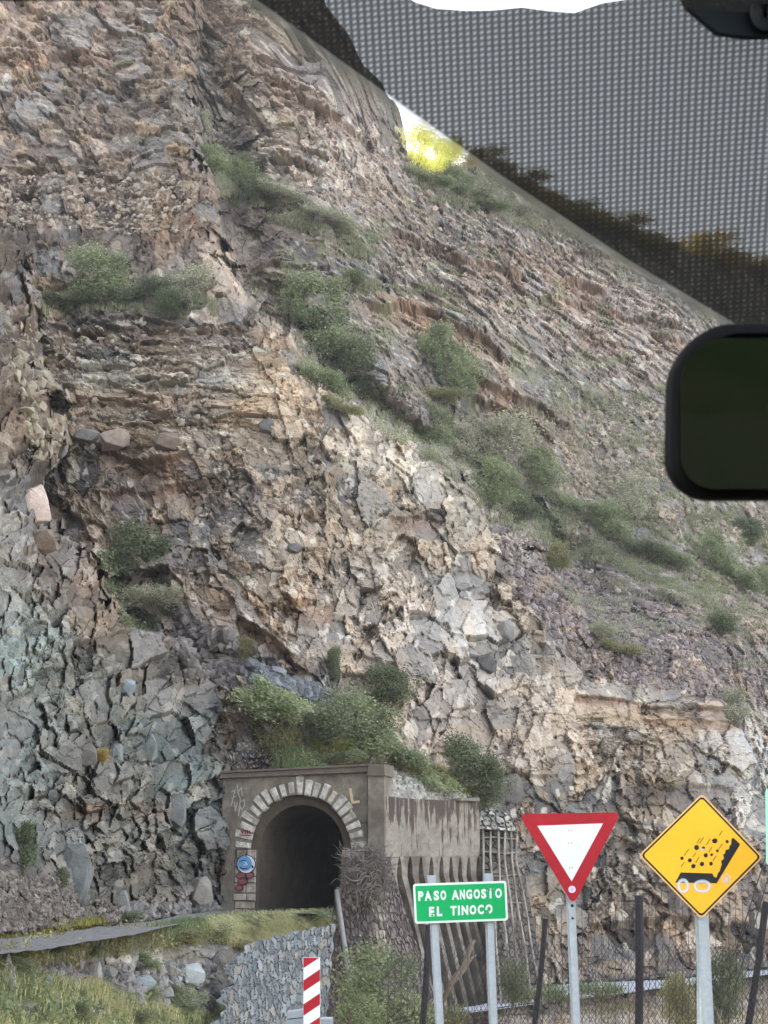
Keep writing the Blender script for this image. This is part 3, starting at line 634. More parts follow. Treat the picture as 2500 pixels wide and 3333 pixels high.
# graffiti: paint laid 1-2 cm proud of the stones
def stroke(mb, pts, wpx, plane=None, out=.16, th=.02):
    pl = plane or PP
    for (x0, y0), (x1, y1) in zip(pts[:-1], pts[1:]):
        dx, dy = x1 - x0, y1 - y0; l_ = math.hypot(dx, dy) or 1; nx, ny = -dy / l_ * wpx / 2, dx / l_ * wpx / 2
        ex, ey = dx / l_ * wpx * .3, dy / l_ * wpx * .3
        q = [(x0 + nx - ex, y0 + ny - ey), (x1 + nx + ex, y1 + ny + ey), (x1 - nx + ex, y1 - ny + ey), (x0 - nx - ex, y0 - ny - ey)]
        mb.prism([pl.at(*p, out) for p in q], pl.n * -th)
P_WHITE = mat('white_spray_paint', srgb((176, 172, 168)), noise=.3, nscale=6); P_CREAM = mat('cream_paint', srgb((206, 190, 150)), noise=.2, nscale=6)
P_RED = mat('dark_red_paint', srgb((128, 62, 66)), noise=.3, nscale=5); P_BLUE = mat('blue_paint', srgb((104, 158, 208)), noise=.15, nscale=5)
P_BLK = mat('black_paint', srgb((44, 42, 46)), noise=.2, nscale=5); P_PINK = mat('dull_pink_paint', srgb((146, 88, 92)), noise=.35, nscale=4)
m_ = MB(); stroke(m_, [(1140, 2568), (1147, 2612), (1168, 2609)], 8, out=.02); stroke(m_, [(1142, 2628), (1144, 2646)], 7, out=.02); m_.build('graffiti', P_CREAM, portal)['label'] = 'cream painted letter L'
m_ = MB()
for q in ([(752, 2578), (764, 2572), (758, 2600), (752, 2622)], [(754, 2598), (766, 2592)], [(772, 2552), (774, 2580), (782, 2600), (776, 2656)], [(774, 2580), (786, 2562), (788, 2590)],
          [(784, 2610), (794, 2602), (796, 2622), (786, 2636), (780, 2622)], [(762, 2610), (766, 2640), (772, 2612)], [(790, 2640), (782, 2664)]): stroke(m_, q, 2.6, out=.02)
m_.build('graffiti', P_WHITE, portal)['label'] = 'faint white scrawled letters'
m_ = MB()
for q in ([(784, 2702), (789, 2713), (792, 2702)], [(800, 2702), (799, 2712), (795, 2711)], [(804, 2713), (805, 2703), (809, 2710), (812, 2704), (815, 2714)], [(782, 2718), (816, 2720)]): stroke(m_, q, 3, out=.16)
m_.build('graffiti', P_RED, portal)['label'] = 'small dark red tag on the arch stone'
# round face tag: white disc, blue disc inside, black outline and marks
def disc(mb, cx, cy, rx, ry, out, th=.03, n=28, a0=0, a1=360, wob=0):
    pts = [(cx + rx * (1 + wob * math.sin(3 * t_)) * math.cos(t_), cy + ry * math.sin(t_)) for t_ in [math.radians(a0 + (a1 - a0) * k / n) for k in range(n)]]
    mb.prism([PP.at(*p, out) for p in pts], N * -th)
m_ = MB(); disc(m_, 801, 2813, 31, 31, .17); m_.build('graffiti', P_BLK, portal)['label'] = 'black outline of the round tag'
m_ = MB(); disc(m_, 801, 2813, 28.5, 28.5, .19); m_.build('graffiti', mat('white_paint', srgb((214, 220, 228)), noise=.1), portal)['label'] = 'white disc of the round tag'
m_ = MB(); disc(m_, 797, 2810, 23, 24, .21, wob=.05); m_.build('graffiti', P_BLUE, portal)['label'] = 'sky blue round tag'
for q, wd_ in (([(780, 2804), (794, 2800), (800, 2802)], 2.4), ([(782, 2822), (790, 2828), (804, 2826)], 2.6), ([(821, 2818), (823, 2824)], 5), ([(800, 2778), (801, 2788)], 3)):
    m_ = MB(); stroke(m_, q, wd_, out=.23); m_.build('graffiti', P_BLK, portal)['label'] = 'black mark on the round tag'
m_ = MB(); stroke(m_, [(796, 2806), (804, 2814), (794, 2816)], 3, out=.235); m_.build('graffiti', mat('white_mark', (.7, .7, .7)), portal)
m_ = MB(); disc(m_, 786, 2850, 18, 10, .16, wob=.2); disc(m_, 810, 2848, 16, 9, .163, wob=.1); disc(m_, 790, 2868, 16, 12, .166, wob=.2); disc(m_, 779, 2888, 13, 14, .169, wob=.2)
m_.build('graffiti', P_PINK, portal)['label'] = 'dull red bubble letters'
m_ = MB()
for cx_, cy_, r_ in ((785, 2850, 15), (812, 2848, 14), (790, 2868, 15), (778, 2890, 12)):
    stroke(m_, [(cx_ + r_ * 1.05 * math.cos(t_), cy_ + r_ * .75 * math.sin(t_)) for t_ in [k * .42 for k in range(16)]], 2.0, out=.185)
m_.build('graffiti', P_BLK, portal)['label'] = 'black outlines of the bubble letters'
m_ = MB(); stroke(m_, [(1128, 2790), (1132, 2776), (1136, 2790), (1141, 2778), (1146, 2792)], 2.2, out=.15); stroke(m_, [(1130, 2806), (1142, 2802)], 2.2, out=.15)
m_.build('graffiti', mat('pale_blue_paint', srgb((140, 146, 190))), portal)['label'] = 'pale blue scribble on the right jamb'

# ------------------------------------------------------------------ ribbed retaining wall right of the portal
rw = empty('ribbed_retaining_wall', PP.at(1400, 3200), 'tall brown stained concrete retaining wall with pointed niches between slanting ribs, right of the tunnel', 'retaining wall')
RP = Plane(W(1252, 2700, 80.6), W(1562, 2700, 84.8)); RN = RP.n
m_ = MB()
tops = [(1252, 2590), (1300, 2597), (1400, 2603), (1480, 2606), (1556, 2604)]
m_.prism([RP.at(1252, 2788, .5), RP.at(1562, 2788, .5), RP.at(1562, 2700, .5)] + [RP.at(x, y, .5) for x, y in tops[::-1]], RN * -.9)
M_STAINW = mat('streaked_concrete', srgb((144, 136, 128)), noise=.42, nscale=2, ndetail=12, bump=.06, bscale=8)
n_, l_ = nt(M_STAINW); bs = n_['Principled BSDF']; tcn = n_.new('ShaderNodeTexCoord'); mp = n_.new('ShaderNodeMapping'); mp.inputs['Scale'].default_value = (2.6, 2.6, .22)
tx = n_.new('ShaderNodeTexNoise'); tx.inputs['Scale'].default_value = 2.2; tx.inputs['Detail'].default_value = 7; tx.inputs['Roughness'].default_value = .65
l_.new(tcn.outputs['Object'], mp.inputs[0]); l_.new(mp.outputs[0], tx.inputs['Vector'])
sx = n_.new('ShaderNodeSeparateXYZ'); l_.new(tcn.outputs['Object'], sx.inputs[0])
zt_ = (RP.at(1400, 2600) - rw.location).z
gr = n_.new('ShaderNodeMapRange'); gr.inputs['From Min'].default_value = zt_ - 2.6; gr.inputs['From Max'].default_value = zt_ - .3; gr.inputs['To Min'].default_value = -.10; gr.inputs['To Max'].default_value = .09
l_.new(sx.outputs[2], gr.inputs[0]); ad = n_.new('ShaderNodeMath'); l_.new(tx.outputs['Fac'], ad.inputs[0]); l_.new(gr.outputs[0], ad.inputs[1])
tb = n_.new('ShaderNodeTexNoise'); tb.inputs['Scale'].default_value = .55; tb.inputs['Detail'].default_value = 5; l_.new(tcn.outputs['Object'], tb.inputs['Vector'])
ab = n_.new('ShaderNodeMath'); ab.operation = 'MULTIPLY_ADD'; l_.new(tb.outputs['Fac'], ab.inputs[0]); ab.inputs[1].default_value = .5; ab.inputs[2].default_value = -.25
ad2 = n_.new('ShaderNodeMath'); l_.new(ad.outputs[0], ad2.inputs[0]); l_.new(ab.outputs[0], ad2.inputs[1]); ad = ad2
mr = n_.new('ShaderNodeMapRange'); mr.inputs['From Min'].default_value = .52; mr.inputs['From Max'].default_value = .58; l_.new(ad.outputs[0], mr.inputs[0])
mxx = n_.new('ShaderNodeMix'); mxx.data_type = 'RGBA'; old = bs.inputs['Base Color'].links[0].from_socket
l_.new(mr.outputs[0], mxx.inputs[0]); l_.new(old, mxx.inputs[6]); mxx.inputs[7].default_value = (*srgb((84, 72, 68)), 1); l_.new(mxx.outputs[2], bs.inputs['Base Color'])
m_.build('wall_face', M_STAINW, rw)
m_ = MB(); m_.prism([RP.at(1500, 2606, .8), RP.at(1562, 2608, .8), RP.at(1560, 2596, .8), RP.at(1500, 2598, .8)], RN * -1.2); m_.build('capstone', M_CONC2, rw)
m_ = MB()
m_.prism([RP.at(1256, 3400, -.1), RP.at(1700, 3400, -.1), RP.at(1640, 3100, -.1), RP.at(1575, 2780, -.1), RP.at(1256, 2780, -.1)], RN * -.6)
m_.build('niche_back', mat('niche_shade_concrete', srgb((60, 50, 48)), noise=.35, nscale=1.5, bump=.04, bscale=8), rw)  # recess shade of the niches put into a darker base colour
M_RIB1 = mat('grey_brown_concrete', srgb((138, 130, 122)), noise=.5, nscale=2.4, ndetail=12, bump=.06, bscale=7, hue=tuple(srgb((102, 94, 88))))
tips = [1268, 1300, 1335, 1371, 1404, 1438, 1469, 1498, 1526, 1558, 1590]
for i in range(len(tips) - 1):
    mb = MB(); c0 = (tips[i] + tips[i + 1]) / 2; gap = (tips[i + 1] - tips[i]) / 2; vs = []
    for (y, hw, ) in ((2786, 1.0), (2796, .80), (2815, .62), (2850, .50), (2880, .43), (2950, .36), (3050, .34), (3150, .34), (3260, .36), (3400, .38)):
        sh = 0 if y < 2850 else ((y - 2850) / 410.0) * (96 if i else 70)
        out = .5 + max(0, (y - 2830)) / 430 * .9; h_ = gap * hw + .6 * math.sin(y * .05 + i * 2)
        for s_ in (-1, 1): vs.append(RP.at(c0 + sh + s_ * h_, y, out))
        for s_ in (-1, 1): vs.append(RP.at(c0 + sh + s_ * h_, y, out) - RN * (out + .2))
    k = len(vs) // 4; fs = [(0, 1, 3, 2)]
    for j in range(k - 1):
        a = j * 4; b = a + 4; fs += [(a, b, b + 1, a + 1), (a + 1, b + 1, b + 3, a + 3), (a, a + 2, b + 2, b)]
    mb.add(vs, fs); mb.build('rib', M_RIB1, rw)
# second wall: lattice of pale ribs over dark masonry
M_RIB2 = mat('lime_streaked_concrete', srgb((160, 154, 146)), noise=.45, nscale=2.2, bump=.03, bscale=8, hue=tuple(srgb((116, 108, 102))))
rv = empty('lattice_retaining_wall', RP.at(1640, 3150), 'rounded retaining wall of thin pale vertical ribs over dark stone, behind the green sign', 'retaining wall')
d2 = lambda px, py: KN(px, [1560, 1640, 1720], [84.8, 84.9, 87]) - (np.asarray(py) - 2700) * .006
def darkst(info, px, py):
    r, q, e = info; o = np.ones(px.shape + (3,)) * srgb((112, 104, 100)) * (.6 + .7 * r)[..., None]; return o * lerp(.6, 1, e)[..., None]
def topst(info, px, py):
    r, q, e = info; o = np.ones(px.shape + (3,)) * srgb((160, 158, 154)) * (.6 + .7 * r)[..., None]; return o * lerp(.6, 1, e)[..., None]
patch('masonry', lambda t: lerp(1562, 1600, t), lambda t: lerp(1682, 1790, t), Y([(1562, 2690), (1630, 2688), (1682, 2705)]), Y([(1562, 3300), (1790, 3300)]), d2, masonry(.45, .35, .12, 830), darkst, M_STONE, rv)
patch('rubble_top', lambda t: lerp(1566, 1562, t), lambda t: lerp(1650, 1684, t), Y([(1566, 2640), (1600, 2632), (1650, 2650)]), Y([(1566, 2700), (1684, 2712)]), lambda a, b: d2(a, b) - .35, masonry(.4, .25, .25, 850), topst, M_STONE, rv)
for i, x0 in enumerate((1572, 1598, 1622, 1644, 1664, 1682)):
    mb = MB(); pts = []
    for y in np.linspace(2696 if i < 4 else 2700 + (i - 3) * 8, 3270, 14):
        x = x0 + max(0, y - 2800) * (.05 + .035 * i) * .8 + 2.0 * math.sin(y * .021 + i * 3); d = float(d2(x, y)) - .35 - (y - 2700) * .0008
        pts.append(V(x, y, d))
    mb.tube(pts, [.055] * len(pts), 6); mb.build('rib', M_RIB2, rv)
for i, y in enumerate((2728, 2775, 2850, 2940)):
    mb = MB(); mb.tube([V(x, y + 3 * math.sin(x * .05 + i), float(d2(x, y)) - .28) for x in np.linspace(1566 + (y - 2730) * .04, 1686 + max(0, y - 2800) * .2, 9)], .045, 5); mb.build('crossbar', M_CONC2, rv)

# netted rubble buttress left of the ribs
def netcol(info, px, py):
    r, q, e = info; o = np.ones(px.shape + (3,)) * srgb((108, 98, 96)) * (.6 + .7 * r)[..., None]
    pale = np.exp(-((px - 1225 - (py - 2900) * .08) / 22.0) ** 2) * (py > 2890) * (py < 3120) + np.exp(-((px - 1150) / 34.0) ** 2) * (py < 2960)
    o = lerp(o, srgb((178, 168, 156)) * (.6 + .6 * r)[..., None], np.clip(pale * 1.1 * (q > .3), 0, .85)[..., None]); return o * lerp(.8, 1, e)[..., None]
d3 = lambda px, py: 78.6 + KN(px, [1000, 1250, 1400], [.5, -.6, .8]) - (np.asarray(py) - 2900) * .009
w = patch('rubble_buttress', lambda t: lerp(1100, 1010, t ** .8), lambda t: lerp(1262, 1480, t), Y([(1010, 2930), (1100, 2900), (1130, 2800), (1180, 2765), (1262, 2790)]),
          Y([(1010, 3440), (1480, 3440)]), d3, masonry(.14, .34, .10, 880), netcol, M_STONE, thick=3)
tag(w, 'dark steep rubble buttress under netting with a pale stone seam, right of the tunnel mouth', 'buttress')
# dead vine heaped on the buttress
def twigs(name, px, py, d, w_px, h_px, n, rad, m, label, cat, seed=0):
    r_ = random.Random(seed); c_ = V(px, py, d); s_ = d / F; mb = MB()
    for k in range(n):
        a, b = r_.uniform(0, 6.28), r_.uniform(-1, 1); q = math.sqrt(1 - b * b); rr_ = r_.uniform(.5, 1)
        p = c_ + Vector((math.cos(a) * q * w_px * s_ * .5 * rr_, math.sin(a) * q * w_px * s_ * .3 * rr_ - .2, b * h_px * s_ * .5 * rr_)); dr = Vector((r_.gauss(0, 1), r_.gauss(0, .5), r_.gauss(0, 1))).normalized(); pts = [p]
        for j in range(5): dr = (dr + Vector((r_.gauss(0, .5), r_.gauss(0, .4), r_.gauss(0, .5)))).normalized(); p = p + dr * w_px * s_ * .09; pts.append(p)
        mb.tube(pts, [rad, rad, rad * .9, rad * .8, rad * .6, rad * .3], 3, False)
    return tag(mb.build(name, m), label, cat)
M_TWIG = mat('grey_dry_twigs', srgb((122, 114, 110)), noise=.4, nscale=10)
twigs('dead_vine', 1190, 2840, 77.4, 150, 170, 620, .022, M_TWIG, 'tangled grey leafless vine heaped on the pale stones right of the tunnel mouth', 'dead vine', 3)
mb = MB(); mb.tube([V(1096, 2898, 77), V(1104, 2960, 76.6), (V(1122, 3080, 76)), V(1140, 3210, 75.4), V(1168, 3345, 74.8), V(1176, 3400, 74.6)], [.11, .12, .12, .13, .13, .13], 8)
tag(mb.build('leaning_pole', mat('bleached_wood', srgb((140, 138, 140)), noise=.25, nscale=4), smooth=True), 'long grey leaning pole running down the left edge of the dark buttress', 'pole')
mb = MB(); mb.tube([V(1100, 2935, 77.2), V(1101, 2905, 77.2), V(1104, 2888, 77.2)], [.16, .17, .12], 8); tag(mb.build('track_post', M_COPE), 'short round topped stone post at the right end of the track, beside the tunnel jamb', 'post')
# ------------------------------------------------------------------ vegetation
def leafmat(name, transl=.35):
    return mat(name, vcol=True, rough=.75, spec=.15, transl=transl)
M_LEAF = leafmat('leaves'); M_LEAFY = leafmat('sunlit_leaves', .65); M_GRASS = leafmat('grass_blades', .3); M_BARK = mat('shrub_bark', srgb((120, 108, 98)), noise=.3, nscale=12)
PAL = {'green': ((139, 148, 114), (99, 112, 84), (178, 182, 146)), 'dark': ((112, 120, 95), (78, 89, 69), (146, 150, 118)), 'pale': ((167, 167, 146), (131, 135, 114), (195, 190, 165)),
       'olive': ((146, 144, 106), (110, 110, 80), (182, 173, 131)), 'yellow': ((255, 255, 159), (250, 241, 116), (255, 255, 201)), 'gold': ((186, 165, 97), (148, 131, 80), (216, 195, 118)), 'mint': ((160, 170, 132), (122, 134, 100), (192, 200, 160))}
def crown(seed, pal, n, leaf, shape='bush'):
    """leaves spread through several lobes; unit width and height, base at z = 0"""
    g = np.random.default_rng(seed); nl = int(g.integers(14, 21))
    lc = np.stack([g.uniform(-.36, .36, nl), g.uniform(-.28, .28, nl), g.uniform(.18, .86, nl)], 1); lr = g.uniform(.11, .25, nl)
    if shape == 'bush': lc[:, 0] *= .55 + .6 * lc[:, 2]; 
    if shape == 'sprawl': lc[:, 2] = .12 + .55 * (lc[:, 2] - .18); lc[:, 0] *= 1.35; lr *= .9
    if shape == 'tall': lc[:, 0] *= .7; lr *= .85
    w = lr ** 2; w /= w.sum(); k = g.choice(nl, n, p=w)
    v = g.normal(size=(n, 3)); v /= np.linalg.norm(v, axis=1, keepdims=True)
    r = lr[k] * g.uniform(.2, 1.45, n) ** .7 * (1 + .35 * np.sin(v[:, 0] * 7 + k) * np.cos(v[:, 2] * 6 + 2 * k)); p = lc[k] + v * r[:, None] * np.array([1.15, 1, .85])
    # open gaps
    keep = fbm(p[:, 0] * 6 + seed, p[:, 2] * 6 + p[:, 1] * 4, seed, 3) > -.34; p = p[keep]; k = k[keep]; v = v[keep]; n = len(p)
    p[:, 2] = np.maximum(p[:, 2], .01)
    a = g.normal(size=(n, 3)); a /= np.linalg.norm(a, axis=1, keepdims=True); a[:, 2] *= .7
    b = np.cross(a, g.normal(size=(n, 3))); b /= np.linalg.norm(b, axis=1, keepdims=True) + 1e-9
    L_ = leaf * g.uniform(.6, 1.4, n)[:, None]; tip = p + a * L_; mid = p + a * L_ * .5; c = b * L_ * .32
    vs = np.stack([p, mid + c, tip, mid - c], 1).reshape(-1, 3); f = np.arange(n * 4).reshape(n, 4)
    base, dk, lt = [srgb(x) for x in PAL[pal]]
    t = g.uniform(0, 1, n) * .55 + .45 * g.uniform(0, 1, nl)[k]; t = t[:, None]
    col = np.where(t < .5, lerp(dk, base, t * 2), lerp(base, lt, t * 2 - 1)); col = np.repeat(col, 4, 0)
    return vs, f, col, lc
def stems(seed, lc, h0=0.0, rad=.009):
    r_ = random.Random(seed); mb = MB()
    for c in lc:
        b0 = Vector((r_.uniform(-.05, .05), r_.uniform(-.04, .04), -.12)); e = Vector(c); m1 = b0.lerp(e, .4) + Vector((r_.uniform(-.06, .06), r_.uniform(-.05, .05), r_.uniform(-.02, .08)))
        m2 = b0.lerp(e, .75) + Vector((r_.uniform(-.05, .05), r_.uniform(-.05, .05), r_.uniform(-.02, .04))); mb.tube([b0, m1, m2, e], [rad * 1.4, rad, rad * .7, rad * .35], 4, False)
        for j in range(4):
            q = m2.lerp(e, r_.random()); mb.tube([q, q + Vector((r_.uniform(-.24, .24), r_.uniform(-.12, .12), r_.uniform(.0, .22)))], [rad * .5, rad * .15], 3, False)
    return mb
def raw_mesh(name, vs, f, m, col=None):
    o = mkobj(name, vs, f, m, cols=col); me = o.data; bpy.data.objects.remove(o); return me
KIT = {}
def kit(pal, shape, var):
    k = (pal, shape, var)
    if k not in KIT:
        sd_ = abs(hash_(k)); dense = {'pale': 4600, 'mint': 6000}.get(pal, 8000)
        vs, f, col, lc = crown(sd_, pal, dense, .042 if pal != 'mint' else .05, shape); mb = stems(sd_, lc)
        o = mb.build('stems', M_BARK); me2 = o.data; bpy.data.objects.remove(o)
        KIT[k] = (raw_mesh('foliage', vs, f, M_LEAFY if pal in ('yellow', 'gold') else M_LEAF, col), me2)
    return KIT[k]
def hash_(k): return sum(ord(c) * (i + 3) * 31 for i, c in enumerate(str(k))) % 99991
def shrub(px, py, w, h, pal, shape, var, label, cat='shrub', name='shrub', group=None, d=None, tilt=0, fwd=.5):
    """px, py: foot of the plant in the photo; w, h in photo pixels"""
    g_ = ground_at(px, py) if d is None else V(px, py, d); dist = g_.y; s_ = dist / F
    e = empty(name, g_ + Vector((0, -fwd * min(w, h) * s_ * .35, 0)), label, cat, group)
    e.scale = (w * s_ * 1.12, w * s_ * .9, h * s_ * 1.08); e.rotation_euler = (math.radians(10), math.radians(tilt), 0)
    fm, sm = kit(pal, shape, var)
    for n_, me in (('foliage', fm), ('stems', sm)):
        o = bpy.data.objects.new(n_, me); C.objects.link(o); o.parent = e
    return e
S = [ # foot px, foot py, width, height, palette, shape, variant, label, tilt
 (330, 985, 200, 175, 'green', 'bush', 0, 'round green bush on the left ledge, biggest of the bushes above the layered rock', 0),
 (180, 1000, 200, 80, 'dark', 'sprawl', 0, 'low dark creeping bush at the left end of the upper left ledge', 0),
 (490, 985, 160, 120, 'dark', 'sprawl', 1, 'dark sprawling bush right of the round green bush on the left ledge', 0),
 (620, 985, 150, 125, 'pale', 'bush', 0, 'thin pale bush at the right end of the left ledge beside the orange rock fin', 0),
 (540, 1035, 110, 90, 'dark', 'bush', 1, 'small dark bush hanging just below the left ledge', 15),
 (408, 222, 70, 40, 'pale', 'sprawl', 0, 'tiny pale tuft bush near the top of the cliff on a horizontal ledge', 0),
 (668, 470, 60, 110, 'pale', 'tall', 0, 'narrow thin plant at the foot of the top cliff, above the green gully bushes', 0),
 (690, 560, 130, 100, 'green', 'bush', 1, 'green bush at the upper end of the high gully', 10),
 (770, 610, 130, 120, 'green', 'bush', 2, 'dense green bush in the middle of the high gully', 20),
 (840, 650, 120, 90, 'dark', 'bush', 0, 'dark bush at the lower end of the high gully', 25),
 (930, 660, 170, 80, 'pale', 'sprawl', 1, 'pale dry scrub right of the dark bush on the high slope', 20),
 (1060, 720, 180, 60, 'pale', 'sprawl', 2, 'flat pale scrub on the high slope ledge left of the mauve rock', 25),
 (1390, 600, 130, 70, 'green', 'sprawl', 1, 'green scrub under the sunlit yellow tree on the crest', 25),
 (1475, 625, 120, 80, 'green', 'bush', 0, 'green bush down slope of the sunlit crest trees', 25),
 (1565, 650, 170, 120, 'pale', 'bush', 1, 'big grey green bush on the crest beside the dotted screen edge', 10),
 (1600, 690, 130, 60, 'green', 'sprawl', 2, 'low green scrub below the grey green crest bush', 10),
 (1690, 700, 130, 60, 'pale', 'sprawl', 0, 'low pale scrub at the edge of the dotted screen', 10),
 (960, 1060, 150, 150, 'green', 'bush', 2, 'upper left bush of the big green thicket in the gully', 10),
 (1030, 1060, 190, 170, 'green', 'bush', 0, 'tallest round bush of the big green thicket in the gully', 0),
 (1050, 1160, 190, 180, 'green', 'bush', 1, 'middle bush of the big green thicket in the gully', 15),
 (1130, 1210, 150, 150, 'dark', 'bush', 2, 'dark lower middle bush of the gully thicket', 20),
 (1050, 1270, 140, 110, 'green', 'sprawl', 0, 'green bush at the lower left foot of the gully thicket', 20),
 (1190, 1310, 130, 120, 'dark', 'bush', 1, 'dark bush at the lower right end of the gully thicket', 25),
 (1110, 1345, 110, 70, 'olive', 'sprawl', 0, 'small olive bush below the gully thicket above the white ridge rocks', 20),
 (1408, 1170, 130, 140, 'green', 'tall', 0, 'upper part dense green bush under the orange ledge', 5),
 (1470, 1270, 170, 170, 'green', 'bush', 2, 'big dense green bush under the orange ledge, right of the thicket', 10),
 (1430, 1310, 110, 80, 'olive', 'sprawl', 1, 'olive scrub at the foot of the big bush under the orange ledge', 10),
 (1320, 1380, 130, 100, 'green', 'bush', 0, 'bright green bush at the top of the long diagonal gully', 25),
 (1400, 1450, 130, 130, 'green', 'bush', 1, 'green bush second from the top of the long diagonal gully', 25),
 (1150, 935, 80, 70, 'dark', 'bush', 2, 'small dark round bush alone on the grey middle slope', 0),
 (1600, 1490, 230, 150, 'pale', 'bush', 0, 'broad pale feathery bush below the tip of the orange ledge', 10),
 (1480, 1500, 120, 120, 'pale', 'bush', 2, 'pale bush on the left side of the diagonal gully', 20),
 (1735, 1580, 150, 130, 'green', 'bush', 2, 'green bush right of centre in the diagonal gully under the pale feathery bush', 25),
 (1590, 1640, 150, 140, 'green', 'bush', 0, 'green bush on the lower left edge of the diagonal gully', 25),
 (1680, 1700, 130, 110, 'dark', 'bush', 0, 'dark green bush at the bottom left of the diagonal gully', 20),
 (1880, 1680, 120, 100, 'green', 'sprawl', 1, 'sprawling green bush in the diagonal gully below the pale twiggy bush', 25),
 (1975, 1750, 140, 110, 'green', 'bush', 1, 'green bush of the lower gully left of the mirror corner', 25),
 (2090, 1820, 140, 100, 'dark', 'sprawl', 1, 'dark sprawling bush of the lower gully under the mirror', 25),
 (2040, 1690, 150, 140, 'pale', 'bush', 1, 'pale twiggy round bush on the slope left of the mirror', 0),
 (2190, 1845, 120, 80, 'green', 'sprawl', 2, 'low green bush below the mirror in the lower gully', 25),
 (2310, 1840, 130, 110, 'green', 'bush', 2, 'green bush below the mirror, upper one of the right hand row', 20),
 (2400, 1905, 130, 90, 'green', 'sprawl', 0, 'low green bush of the right hand row near the frame edge', 25),
 (2440, 1770, 120, 80, 'dark', 'bush', 1, 'dark bush just under the mirror at the right side', 0),
 (2490, 1930, 90, 80, 'green', 'bush', 0, 'green bush cut by the right frame edge below the mirror', 0),
 (1820, 1860, 80, 90, 'olive', 'bush', 1, 'small olive bush at the edge of the purple scree', 0),
 (2330, 2060, 120, 90, 'dark', 'bush', 2, 'dark bush on the grey right slope above the yellow sign', 20),
 (2190, 1960, 110, 60, 'pale', 'sprawl', 1, 'pale flat scrub on the right scree slope', 20),
 (440, 1880, 215, 200, 'dark', 'bush', 0, 'big dark green bush growing from the left cliff, alone in the brown rock', 8),
 (500, 1990, 150, 130, 'pale', 'sprawl', 0, 'bare twiggy grey bush hanging below the big dark cliff bush', 10),
 (780, 2155, 70, 95, 'olive', 'tall', 1, 'small olive plant on the rock shelf left above the tunnel', 0),
 (1085, 2230, 55, 130, 'dark', 'tall', 2, 'narrow dark hanging plant against the orange rock above the tunnel', 0),
 (880, 2365, 250, 150, 'mint', 'bush', 0, 'broad pale minty bush on the shelf above the tunnel portal', 20),
 (1160, 2470, 240, 195, 'green', 'bush', 0, 'biggest olive green bush right above the tunnel pilaster', 10),
 (1060, 2420, 170, 150, 'dark', 'bush', 2, 'dark bush left of the biggest olive bush above the portal', 0),
 (1280, 2310, 160, 130, 'dark', 'bush', 1, 'dark green leafy bush at the top of the group above the tunnel', 0),
 (1060, 2490, 170, 80, 'green', 'sprawl', 1, 'low green growth resting on the portal cornice', 0),
 (1310, 2500, 160, 110, 'green', 'sprawl', 2, 'olive scrub sloping down behind the pilaster', 25),
 (1400, 2555, 150, 90, 'mint', 'sprawl', 1, 'pale minty scrub above the stained retaining wall', 25),
 (1490, 2560, 200, 170, 'dark', 'bush', 0, 'big dark bush above the right part of the stained wall', 20),
 (1570, 2640, 120, 160, 'dark', 'bush', 1, 'dark bush drooping over the right end of the stained wall', 15),
 (75, 2860, 120, 180, 'dark', 'tall', 0, 'dark shrub with yellow bloom at the far left foot of the cliff', 0),
 (195, 2910, 60, 80, 'dark', 'tall', 1, 'small dark shrub right of the yellow blooming one at the cliff foot', 0),
 (325, 2500, 45, 50, 'gold', 'bush', 0, 'tiny yellow plant on the grey green left cliff', 0),
 (2390, 2360, 110, 110, 'pale', 'bush', 2, 'pale bush on the layered ledge above the yellow sign', 0),
 (1935, 2080, 110, 80, 'pale', 'sprawl', 2, 'pale scrub on top of the blocky buttress cliff', 10),
 (2015, 2120, 100, 60, 'olive', 'sprawl', 0, 'olive scrub right of the pale scrub on the blocky cliff', 10),
 (375, 3005, 130, 55, 'dark', 'sprawl', 1, 'dark low bush on the inner side of the track at the cliff foot', 0),
 (560, 3075, 160, 75, 'olive', 'sprawl', 1, 'olive bush on the outer edge of the track, left one', 0),
 (680, 3060, 150, 85, 'green', 'sprawl', 2, 'green bush on the outer edge of the track, middle one', 0),
 (780, 3010, 120, 60, 'green', 'sprawl', 0, 'small green bush on the straw coloured bank in front of the tunnel jamb', 0),
 (960, 3000, 150, 55, 'green', 'sprawl', 1, 'green weeds in front of the dark tunnel mouth', 0),
 (1030, 3015, 100, 50, 'olive', 'sprawl', 2, 'olive weeds at the right end of the bank in front of the tunnel', 0),
 (150, 3115, 90, 50, 'dark', 'sprawl', 0, 'dark tuft bush on the outer edge of the track at the left', 0),
 (280, 3110, 80, 50, 'dark', 'sprawl', 2, 'dark tuft bush below the track, left of centre of the bank', 0),
 (450, 3150, 120, 80, 'green', 'sprawl', 0, 'grey green bush on the bank above the pale rocks', 0),
 (60, 3250, 120, 130, 'green', 'bush', 0, 'leafy green plant at the left frame edge low on the bank', 0),
 (480, 3250, 100, 70, 'green', 'bush', 1, 'green bush at the foot of the pale bank rocks', 0),
 (580, 3300, 150, 90, 'green', 'bush', 2, 'green bush low on the grassy bank under the pale rocks', 0),
 (420, 3340, 110, 80, 'dark', 'sprawl', 1, 'dark round weed in the yellow grass at the bottom left', 0),
 (250, 3345, 120, 80, 'dark', 'bush', 1, 'dark weed in the yellow grass near the bottom left corner', 0),
 (700, 3350, 160, 90, 'green', 'sprawl', 0, 'green weeds under the dry stone wall', 0),
]
for (x, y, w, h, pal, sh, var, lab, tl) in S: shrub(x, y, w, h, pal, sh, var, lab, tilt=tl, group='shrubs growing on the rock face and along the track')
